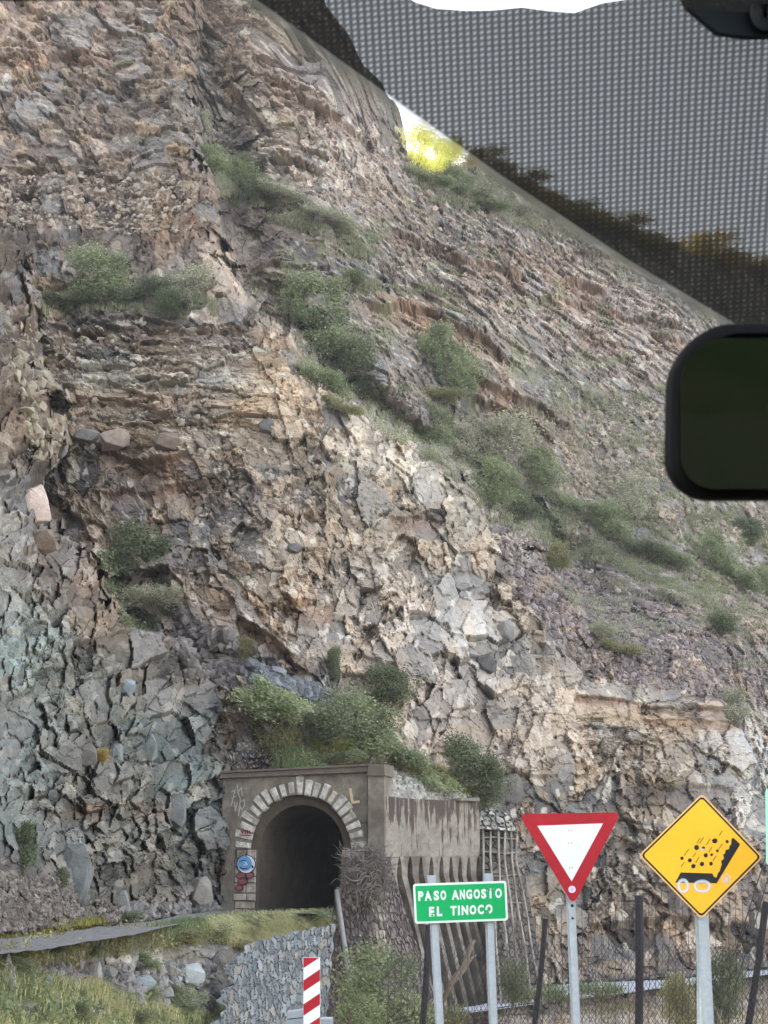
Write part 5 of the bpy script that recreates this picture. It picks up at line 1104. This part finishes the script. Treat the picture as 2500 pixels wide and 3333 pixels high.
# small yield sign
D = 14.8; Yd = empty('yield_sign', (float(V(1875, 3333, D).x), D, 0), 'white triangle with red border on a grey post, between green and yellow signs', 'sign')
yp = Plane(V(1702, 2700, D), V(2008, 2700, D - .1))
tri = [(1688, 2649), (2022, 2644), (1866, 2948)]
rt = rounded(tri, 14)
spoly(yp, rt, 0, .004).build('panel', M_BACK, Yd); spoly(yp, rt, .003, .0028).build('red_border', M_RED, Yd)
spoly(yp, [(1749, 2688), (1963, 2680), (1861, 2869)], .0052, .0018).build('white_field', M_WHITE, Yd)
def dots(pl, L_, r, out, name, m, parent, th=.001):
    for x, y in L_:
        spoly(pl, [(x + r * math.cos(t_), y + r * math.sin(t_)) for t_ in [k * math.pi / 5 for k in range(10)]], out, th).build(name, m, parent)
M_DOT = mat('rivet_grey', srgb((150, 146, 150)), rough=.5)
dots(yp, [(1851, 2703), (1860, 2704), (1851, 2745), (1861, 2744), (1855, 2825), (1862, 2824)], 2.3, .0062, 'rivet', M_DOT, Yd)
dots(yp, [(1862, 2895)], 12, .0052, 'sticker', mat('lilac_white_sticker', srgb((226, 216, 240)), noise=.15, nscale=60), Yd)
dots(yp, [(1862, 2895)], 7, .0064, 'sticker', mat('lilac_sticker', srgb((200, 186, 226))), Yd)
po, a_, dr_, w_ = upost(Yd, 1857, 2912, 1875, 3333, D + .04, 29)
for yy, rr_ in ((2948, 5), (2989, 4)):
    q = V(1862 + (yy - 2925) * .03, yy, D + .04 - .036); mb = MB(); mb.prism([q + Vector((math.cos(k * .785) * rr_ * D / F, 0, math.sin(k * .785) * rr_ * D / F)) for k in range(8)], (0, .004, 0)); mb.build('bolt_hole', M_BLACK, Yd)
# yellow diamond
D = 14.0; YD = empty('falling_rocks_sign', (float(V(2285, 3333, D).x), D, 0), 'yellow diamond warning sign showing rocks falling from a black slope, on a grey post', 'sign')
dp = Plane(V(2083, 2785, D), V(2481, 2792, D - .15))
dia = [(2285, 2583), (2484, 2790), (2283, 2992), (2079, 2784)]
spoly(dp, rounded(dia, 14), 0, .004).build('panel', M_BACK, YD); spoly(dp, rounded(dia, 14), .0028, .0026).build('edge', M_YEDGE, YD)
spoly(dp, rounded(inset(dia, 5), 12), .0050, .0018).build('black_line', M_BLACK, YD); spoly(dp, rounded(inset(dia, 10.5), 10), .0072, .0018).build('yellow_field', M_YEL, YD)
zz = lambda X_, Y_: (2050 + X_ * .27125, 2550 + Y_ * .2713)
mb = MB()
sl = [(1243, 652), (1325, 730), (1042, 1198), (545, 1190), (612, 1068), (990, 1080), (1012, 1122), (1040, 1130), (1060, 1075), (1082, 1050), (1092, 1010), (1105, 970), (1095, 930), (1132, 905), (1122, 852), (1145, 840), (1150, 800), (1192, 788), (1198, 745), (1217, 735), (1222, 665)]
spoly(dp, [zz(*p) for p in sl], .0092, .0016, mb); mb.build('slope_symbol', M_BLACK, YD)
rg = random.Random(4)
for X_, Y_, r_ in ((1020, 690, 34), (1168, 697, 21), (802, 768, 32), (885, 773, 21), (1052, 808, 19), (912, 862, 30), (983, 855, 19), (626, 898, 22), (722, 922, 27), (763, 993, 30), (868, 967, 29), (976, 963, 24)):
    nk = rg.choice((5, 6, 6, 7)); ph = rg.random(); spoly(dp, [zz(X_ + r_ * rg.uniform(.9, 1.08) * math.cos(ph + k * 6.283 / nk), Y_ + r_ * rg.uniform(.9, 1.08) * math.sin(ph + k * 6.283 / nk)) for k in range(nk)], .0092, .0016).build('rock_symbol', M_BLACK, YD)
for p, q in (((1110, 568), (1076, 625)), ((842, 658), (806, 718)), ((884, 648), (838, 720)), ((966, 664), (921, 735)), ((1110, 724), (1072, 782)), ((986, 766), (948, 824)), ((708, 788), (652, 866)), ((793, 833), (755, 882)), ((831, 886), (791, 950)), ((1036, 872), (1000, 927)), ((655, 944), (617, 998))):
    mb = MB(); stroke(mb, [zz(*p), zz(*q)], 1.9, dp, .0092, .0016); mb.build('motion_line', M_BLACK, YD)
# white loops and blobs: reflected glare painted soft edged on the sign face
M_GLARE = bpy.data.materials.new('white_glare'); M_GLARE.use_nodes = True; n_, l_ = nt(M_GLARE); b_ = n_['Principled BSDF']; b_.inputs['Base Color'].default_value = (.80, .82, .95, 1); b_.inputs['Roughness'].default_value = .6
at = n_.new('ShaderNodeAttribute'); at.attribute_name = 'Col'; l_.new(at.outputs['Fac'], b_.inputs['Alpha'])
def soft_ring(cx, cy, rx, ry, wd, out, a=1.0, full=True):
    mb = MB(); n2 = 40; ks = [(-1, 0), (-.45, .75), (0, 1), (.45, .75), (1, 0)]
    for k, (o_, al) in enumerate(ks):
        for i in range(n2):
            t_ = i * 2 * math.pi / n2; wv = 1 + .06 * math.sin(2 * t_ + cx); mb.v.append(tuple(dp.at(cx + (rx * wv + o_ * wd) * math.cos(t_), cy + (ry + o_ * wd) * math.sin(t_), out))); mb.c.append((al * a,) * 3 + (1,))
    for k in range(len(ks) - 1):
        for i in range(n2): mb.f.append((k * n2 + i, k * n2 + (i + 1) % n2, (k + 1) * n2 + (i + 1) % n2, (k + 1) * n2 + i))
    mb.build('painted_glare', M_GLARE, YD, True, True)
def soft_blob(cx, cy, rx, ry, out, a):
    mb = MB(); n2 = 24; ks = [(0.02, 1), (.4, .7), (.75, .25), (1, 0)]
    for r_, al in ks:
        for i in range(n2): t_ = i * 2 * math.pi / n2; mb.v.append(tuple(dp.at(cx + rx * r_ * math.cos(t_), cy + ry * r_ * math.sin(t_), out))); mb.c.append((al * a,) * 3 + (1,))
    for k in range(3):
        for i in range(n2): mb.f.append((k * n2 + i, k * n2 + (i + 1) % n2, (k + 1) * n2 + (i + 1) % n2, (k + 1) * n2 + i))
    mb.build('painted_glare', M_GLARE, YD, True, True)
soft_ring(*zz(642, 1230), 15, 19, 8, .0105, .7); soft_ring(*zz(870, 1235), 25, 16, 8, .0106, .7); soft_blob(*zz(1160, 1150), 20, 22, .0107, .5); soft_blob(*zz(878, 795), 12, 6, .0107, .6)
dots(dp, [(2275, 2941), (2288, 2941)], 2.6, .0088, 'rivet', M_YEDGE, YD)
upost(YD, 2284, 2975, 2285, 3333, D + .04, 30, m=mat('pale_galvanised_steel', srgb((196, 204, 204)), rough=.55, metal=.2, noise=.18, nscale=18))
upost(YD, 2284, 2980, 2285, 3000, D + .03, 44, name='bracket'); 
# the sign that only shows its edge
D = 13.2; ES = empty('road_sign', (float(V(2640, 3333, D).x), D, 0), 'sliver of a pale mint edged green road sign at the right frame edge', 'sign')
ep = Plane(V(2491, 2700, D), V(2800, 2700, D - .2)); ec = [(2491, 2568), (2800, 2560), (2800, 2820), (2494, 2816)]
spoly(ep, rounded(ec, 12), 0, .006).build('panel', M_BACK, ES); spoly(ep, rounded(ec, 12), .003, .0028).build('border', mat('mint_white', srgb((170, 232, 208))), ES); spoly(ep, rounded(inset(ec, 11), 6), .0055, .002).build('field', M_GREEN, ES)
upost(ES, 2640, 2560, 2642, 3333, D + .05, 34)
# red and white marker post
D = 14.6; RPo = empty('striped_marker_post', (float(V(1014, 3333, D).x), D, 0), 'red and white diagonally striped marker post in front of the dry stone wall', 'marker post')
sp = Plane(V(988, 3200, D), V(1042, 3200, D)); X0, X1 = 988, 1041.5
yb2 = 3600
mb = MB(); mb.prism([sp.at(X0, 3117), sp.at(X1, 3117), sp.at(X1, yb2), sp.at(X0, yb2)], (0, .05, 0)); mb.build('post_body', M_WHITE, RPo)
for y0, y1 in ((3080, 3151), (3191, 3228), (3269, 3306), (3346, 3384), (3424, 3462), (3502, 3540)):
    q = [(X0, y0), (X1, y0 - 36), (X1, y1 - 36), (X0, y1)]; q = [(x, max(y, 3117.2)) for x, y in q]
    if y0 == 3080: q = [(X0, 3117.2), (X1, 3117.2), (X0, y1)]
    if y0 == 3080: q = [(X0, 3117.2), (X1 - 2, 3117.2), (X0, y1)]
    spoly(sp, q, .002, .0018).build('red_stripe', M_RED, RPo)
mb = MB(); mb.prism([sp.at(X0 - 1.2, 3116), sp.at(X0, 3116), sp.at(X0, yb2), sp.at(X0 - 1.2, yb2)], (0, .06, 0)); mb.build('edge_trim', M_GALV, RPo)
BL = empty('guardrail_end', V(1005, 3300, 15.2), 'grey metal guardrail end behind the striped post, cut by the bottom frame edge', 'guardrail'); BL.location.z = 0
M_ZINC = mat('weathered_zinc', srgb((150, 158, 168)), rough=.55, metal=.3, noise=.2, nscale=6); M_CONCB = mat('block_concrete', srgb((150, 158, 164)), noise=.15, nscale=8)
bp_ = Plane(V(930, 3300, 15.2), V(1085, 3310, 15.0))
mb = MB(); mb.prism([bp_.at(933, 3296), bp_.at(988, 3288), bp_.at(990, 3310), bp_.at(934, 3316)], (0, .25, 0)); mb.prism([bp_.at(930, 3319, -.02), bp_.at(990, 3312, -.02), bp_.at(990, 3420, -.02), bp_.at(930, 3420, -.02)], (0, .2, 0)); mb.build('beam', M_ZINC, BL)
mb = MB(); mb.prism([bp_.at(1042, 3318), bp_.at(1081, 3317), bp_.at(1081, 3700), bp_.at(1042, 3700)], (0, .25, 0)); mb.build('block', M_CONCB, BL)

# ------------------------------------------------------------------ chain link fence
FP = Plane(V(1040, 3100, 20.5), V(2560, 3100, 18.2)); fe = empty('chain_link_fence', FP.at(1800, 3300), 'dark wire chain link fence on leaning dark posts, crossing behind the three road signs', 'fence'); fe.location.z = 0
M_WIRE = mat('dark_wire', srgb((74, 72, 76)), rough=.7, metal=.2); M_FPOST = mat('dark_timber', srgb((58, 54, 58)), noise=.3, nscale=9, bump=.01, bscale=20)
def ftop(x): return float(np.interp(x, [1240, 1400, 1560, 1800, 2080, 2500, 2560], [3120, 3080, 3040, 2960, 2905, 2890, 2890]))
mb = MB(); r_ = random.Random(9)
def wire(p, q, rad):
    d_ = (q - p).normalized(); s1_ = FP.u * 1.0; a = d_.cross(FP.n).normalized() * rad; b = FP.n * rad
    mb.add([p + a, p + b, p - a, p - b, q + a, q + b, q - a, q - b], [(0, 1, 5, 4), (1, 2, 6, 5), (2, 3, 7, 6), (3, 0, 4, 7)])
cell = 14.5
for k in range(-40, 130):
    x0 = 1240 + k * cell
    for sgn in (1, -1):
        pts_ = [(x0 + sgn * (y - 2980) * .55, y) for y in np.arange(2980, 3441, 46)]
        for (xa, ya), (xb, yb_) in zip(pts_[:-1], pts_[1:]):
            if min(xa, xb) < 1240 or max(xa, xb) > 2560 or ya < max(ftop(xa), 3040): continue
            wire(FP.at(xa + r_.uniform(-1.2, 1.2), ya), FP.at(xb + r_.uniform(-1.2, 1.2), yb_), .0024)
mb.build('mesh', M_WIRE, fe)
for k in range(60):
    x = 1262 + k * 21.8; mb = MB(); y0 = ftop(x); prev = None
    for y in np.linspace(y0, 3440, 5):
        p = FP.at(x + 3 * math.sin(y * .02 + k), y, -.01)
        if prev is not None: wire(prev, p, .0030)
        prev = p
    mb.build('strand', M_WIRE, fe)
for (xa, ya, xb, yb_, w) in ((1396, 3010, 1376, 3340, 22), (1776, 2990, 1740, 3340, 18), (2080, 2915, 2080, 3340, 26), (2494, 2935, 2436, 3340, 22)):
    a, b = FP.at(xa, ya, -.06), FP.at(xb, yb_, -.06); dr_ = (b - a).normalized(); e_ = a + dr_ * ((-.2 - a.z) / dr_.z); rr_ = w * 19 / F / 2; mb = MB()
    mb.tube([a, a.lerp(b, .5) + Vector((.01, 0, 0)), b, e_], [rr_, rr_ * .96, rr_, rr_], 8); mb.build('fence_post', M_FPOST, fe)
for (xa, ya, xb, yb_) in ((2520, 2700, 2350, 3230), (2520, 2790, 2385, 3240)):
    mb = MB(); mb.tube([FP.at(xa, ya, .15), FP.at((xa + xb) / 2, (ya + yb_) / 2 + 6, .12), FP.at(xb, yb_, .05)], .006, 5); mb.build('stay_wire', M_WIRE, fe)
# bare branch leaning behind the green sign
mb = MB(); mb.tube([V(1440, 3260, 60), V(1475, 3190, 60), V(1510, 3150, 60), V(1528, 3090, 60), V(1545, 3060, 60)], [.09, .13, .14, .09, .05], 7); mb.tube([V(1510, 3150, 60), V(1535, 3120, 60.2), V(1550, 3108, 60.3)], [.09, .06, .03], 6)
tag(mb.build('fallen_branch', M_BARK, smooth=True), 'bare grey forked branch between the posts of the green sign', 'branch')

# ------------------------------------------------------------------ inside the car: windscreen sun band, mirror
def screen_plane():
    o = V(1700, 600, .76); nrm = Vector((-.05, -math.cos(math.radians(44)), -math.sin(math.radians(44)) * .9)).normalized()
    class Q: pass
    q = Q(); q.n = nrm
    def at(px, py, out=0.0):
        x, y, z = ray(px, py); r = Vector((float(x), float(y), float(z))); e = Vector((0, 0, EZ)); return e + r * ((o + nrm * out - e).dot(nrm) / r.dot(nrm))
    q.at = at; return q
SP = screen_plane()
ws = empty('windscreen_sun_band', SP.at(1900, 400), 'black dotted sun band on the windscreen, filling the upper right of the view', 'sun band')
M_BAND = bpy.data.materials.new('dotted_band'); M_BAND.use_nodes = True; n_, l_ = nt(M_BAND); b_ = n_['Principled BSDF']
b_.inputs['Base Color'].default_value = (.03, .03, .033, 1); b_.inputs['Roughness'].default_value = .7; b_.inputs['Specular IOR Level'].default_value = .1
tcn = n_.new('ShaderNodeTexCoord'); uvm = tcn.outputs['UV']
sep = n_.new('ShaderNodeSeparateXYZ'); l_.new(uvm, sep.inputs[0])
def mth(op, a, b=None, c=None):
    x = n_.new('ShaderNodeMath'); x.operation = op
    for i, v in enumerate((a, b, c)):
        if v is None: continue
        if hasattr(v, 'links'): l_.new(v, x.inputs[i])
        else: x.inputs[i].default_value = v
    return x.outputs[0]
fx0 = sep.outputs[0]
fx = mth('SUBTRACT', mth('FRACT', sep.outputs[0]), .5); fy = mth('SUBTRACT', mth('FRACT', sep.outputs[1]), .5)
fys = mth('ADD', fy, mth('MULTIPLY', fx, -.45))
r2 = mth('SQRT', mth('ADD', mth('MULTIPLY', fx, fx), mth('MULTIPLY', mth('MULTIPLY', fys, fys), 2.6)))
afx = mth('ABSOLUTE', fx)
line = n_.new('ShaderNodeMapRange'); l_.new(afx, line.inputs[0]); line.inputs['From Min'].default_value = .30; line.inputs['From Max'].default_value = .46; line.inputs['To Min'].default_value = 1; line.inputs['To Max'].default_value = .35
hole_ = n_.new('ShaderNodeMapRange'); hole_.interpolation_type = 'SMOOTHSTEP'; l_.new(r2, hole_.inputs[0]); hole_.inputs['From Min'].default_value = .16; hole_.inputs['From Max'].default_value = .36; hole_.inputs['To Min'].default_value = .175; hole_.inputs['To Max'].default_value = .045
trn = n_.new('ShaderNodeBsdfTransparent'); trn.inputs[0].default_value = (.97, .98, 1, 1); ms = n_.new('ShaderNodeMixShader')
l_.new(mth('MULTIPLY', hole_.outputs[0], line.outputs[0]), ms.inputs[0]); l_.new(b_.outputs[0], ms.inputs[1]); l_.new(trn.outputs[0], ms.inputs[2]); l_.new(ms.outputs[0], n_['Material Output'].inputs[0])
edge = [(800, -40), (836, 0), (960, 88), (1100, 190), (1326, 352), (1480, 462), (1628, 568), (1850, 716), (2034, 838), (2220, 950), (2396, 1055), (2560, 1150), (2900, 1340)]
top = [(2900, -300), (2200, -300), (2150, -20), (1960, 8), (1870, 40), (1790, 34), (1700, 22), (1600, 32), (1520, 33), (1420, 26), (1350, 4), (1300, -30), (1240, -80), (800, -300)]  # wavy cut lets open sky stand in for a bright cloud reflection
def band_mesh(name, pts, out, m, parent, uvs=True):
    ps = [SP.at(x, y, out) for x, y in pts]; U_ = Vector((1, 0, 0)); U_ = (U_ - SP.n * U_.dot(SP.n)).normalized(); V_ = SP.n.cross(U_).normalized(); o0 = SP.at(1700, 600)
    bm = bmesh.new(); vv = [bm.verts.new(p - parent.location) for p in ps]; bm.faces.new(vv); bmesh.ops.triangulate(bm, faces=bm.faces[:], ngon_method='EAR_CLIP'); uvl = bm.loops.layers.uv.new('UVMap')
    for f in bm.faces:
        for lp in f.loops: d_ = lp.vert.co + parent.location - o0; a_, c_ = d_.dot(U_) / .0034, d_.dot(V_) / .0027; lp[uvl].uv = (a_ + .04 * c_, c_ - .13 * a_)
    me = bpy.data.meshes.new(name); bm.to_mesh(me); bm.free(); me.materials.append(m); o = bpy.data.objects.new(name, me); C.objects.link(o); o.parent = parent; return o
band_mesh('dotted_film', edge + top, 0, M_BAND, ws)
# faded rim of the film: tint that thins out away from the edge
M_RIM = bpy.data.materials.new('faded_rim'); M_RIM.use_nodes = True; n_, l_ = nt(M_RIM); b_ = n_['Principled BSDF']; b_.inputs['Base Color'].default_value = (.22, .225, .22, 1); b_.inputs['Roughness'].default_value = .9
at = n_.new('ShaderNodeAttribute'); at.attribute_name = 'Col'; l_.new(at.outputs['Fac'], b_.inputs['Alpha'])
mb = MB(); K = 7
for (x, y) in edge:
    for k in range(K):
        t_ = k / (K - 1); q = SP.at(x - 44 * t_, y + 74 * t_, 0.0004); mb.v.append(tuple(q)); mb.c.append(((.82 * (1 - t_) ** 1.1),) * 3 + (1,))
for i in range(len(edge) - 1):
    for k in range(K - 1): a_ = i * K + k; mb.f.append((a_, a_ + 1, a_ + 1 + K, a_ + K))
mb.build('faded_rim', M_RIM, ws, True, True)
# roof lining edge above the windscreen
M_DARKP = mat('dark_plastic', (.0025, .0026, .0032), rough=.6, spec=.08); M_LINING2 = mat('roof_trim', (.008, .009, .012), rough=.9, spec=.1)
mb = MB(); mb.prism([V(-300, 4, .62), V(300, 2, .62), V(700, -2, .62), V(900, -10, .62), V(900, -260, .60), V(-300, -260, .60)], (0, .03, .035)); tag(mb.build('roof_trim', M_LINING2), 'dark blurred edge of the car roof trim along the top left of the view', 'roof trim')
# sensor housing
sh = empty('sensor_housing', V(2400, 40, .70), 'dark teal plastic sensor housing in the top right corner, behind the sun band', 'sensor housing')
def puff(name, pts, d, depth, m, parent, bev=6):
    """rounded solid: outline, a smaller front face bulging towards the viewer, and a back"""
    n_ = len(pts); cx_ = sum(p[0] for p in pts) / n_; cy_ = sum(p[1] for p in pts) / n_; mb = MB(); rings = []
    for f_, dd in ((1.0, depth), (1.0, .25 * depth), (.985, .1 * depth), (.95, .02 * depth), (.90, 0)): rings.append([V(cx_ + (x - cx_) * f_, cy_ + (y - cy_) * f_, d + dd) for x, y in pts])
    vs = [v for r in rings for v in r]; fs = [(k * n_ + i, k * n_ + (i + 1) % n_, (k + 1) * n_ + (i + 1) % n_, (k + 1) * n_ + i) for k in range(len(rings) - 1) for i in range(n_)]
    fs += [tuple(range(n_)), tuple((len(rings) - 1) * n_ + i for i in range(n_ - 1, -1, -1))]; mb.add(vs, fs); return mb.build(name, m, parent, True)
hs_pts = rounded([(2190, -60), (2225, 30), (2330, 118), (2420, 130), (2700, 130), (2700, -200), (2190, -200)], 16)
M_TEAL = mat('teal_grey_plastic', (.010, .014, .018), rough=.6, spec=.15)
puff('housing', hs_pts, .70, .03, M_TEAL, sh); puff('lens_cover', [(2490 + 50 * math.cos(k * .42), 40 + 62 * math.sin(k * .42)) for k in range(15)], .697, .01, mat('lens_cover', (.03, .036, .038), rough=.5, spec=.15), sh)
# rear view mirror
mr_ = empty('rear_view_mirror', V(2450, 1340, .64), 'black rear view mirror with a dark green reflection, cut by the right frame edge', 'mirror')
out_m = rounded([(2163, 1090), (2300, 1055), (2620, 1046), (3000, 1060), (3010, 1622), (2600, 1632), (2340, 1634), (2168, 1560)], 95, 9)
out_m = [(x, y) for x, y in out_m]
hp_ = [(2163 + 0, 0)]
def superpts(x0, x1, y0, y1, r0, r1, n=14):
    P_ = []
    for cx_, cy_, r_, a0 in ((x0 + r0, y0 + r0, r0, 180), (x1 - r1, y0 + r1, r1, 270), (x1 - r1, y1 - r1, r1, 0), (x0 + r1, y1 - r1, r1, 90)):
        for k in range(n + 1): t_ = math.radians(a0 + 90 * k / n); P_.append((cx_ + r_ * math.cos(t_), cy_ + r_ * math.sin(t_)))
    return P_
hm = superpts(2164, 3260, 1052, 1632, 200, 150); hm = [(x + (1340 - y) * .02 + (10 if y < 1200 else 0) * 0, y + max(0, 2330 - x) * .02 + (18 * math.exp(-((x - 2200) / 120) ** 2) if y < 1300 else 0)) for x, y in hm]
puff('housing', hm, .64, .035, M_DARKP, mr_)
gm = superpts(2215, 3215, 1100, 1592, 150, 110)
M_GLASS = bpy.data.materials.new('mirror_glass'); M_GLASS.use_nodes = True; n_, l_ = nt(M_GLASS); b_ = n_['Principled BSDF']; b_.inputs['Base Color'].default_value = (.036, .046, .038, 1); b_.inputs['Roughness'].default_value = .03; b_.inputs['Metallic'].default_value = 1
mb = MB(); mb.prism([V(x, y, .6285 + (y - 1100) * .6365 / F * .17) for x, y in gm], (0, .004, 0)); mb.build('mirror_glass', M_GLASS, mr_)

# ------------------------------------------------------------------ added volume: lifts the blacks like the pale veil of the windscreen glass
hz = MB(); x0, x1, y0, y1, z0, z1 = -620, 620, -430, 560, -17, 330
hz.add([(x0, y0, z0), (x1, y0, z0), (x1, y1, z0), (x0, y1, z0), (x0, y0, z1), (x1, y0, z1), (x1, y1, z1), (x0, y1, z1)],
       [(0, 3, 2, 1), (4, 5, 6, 7), (0, 1, 5, 4), (1, 2, 6, 5), (2, 3, 7, 6), (3, 0, 4, 7)])
M_VEIL = bpy.data.materials.new('veil_volume'); M_VEIL.use_nodes = True; n_, l_ = nt(M_VEIL); n_.remove(n_['Principled BSDF'])
pv = n_.new('ShaderNodeVolumePrincipled'); pv.inputs['Color'].default_value = (.86, .88, .92, 1); pv.inputs['Density'].default_value = .00032; pv.inputs['Anisotropy'].default_value = 0
l_.new(pv.outputs[0], n_['Material Output'].inputs['Volume'])
tag(hz.build('veil_volume', M_VEIL), kind='stuff')
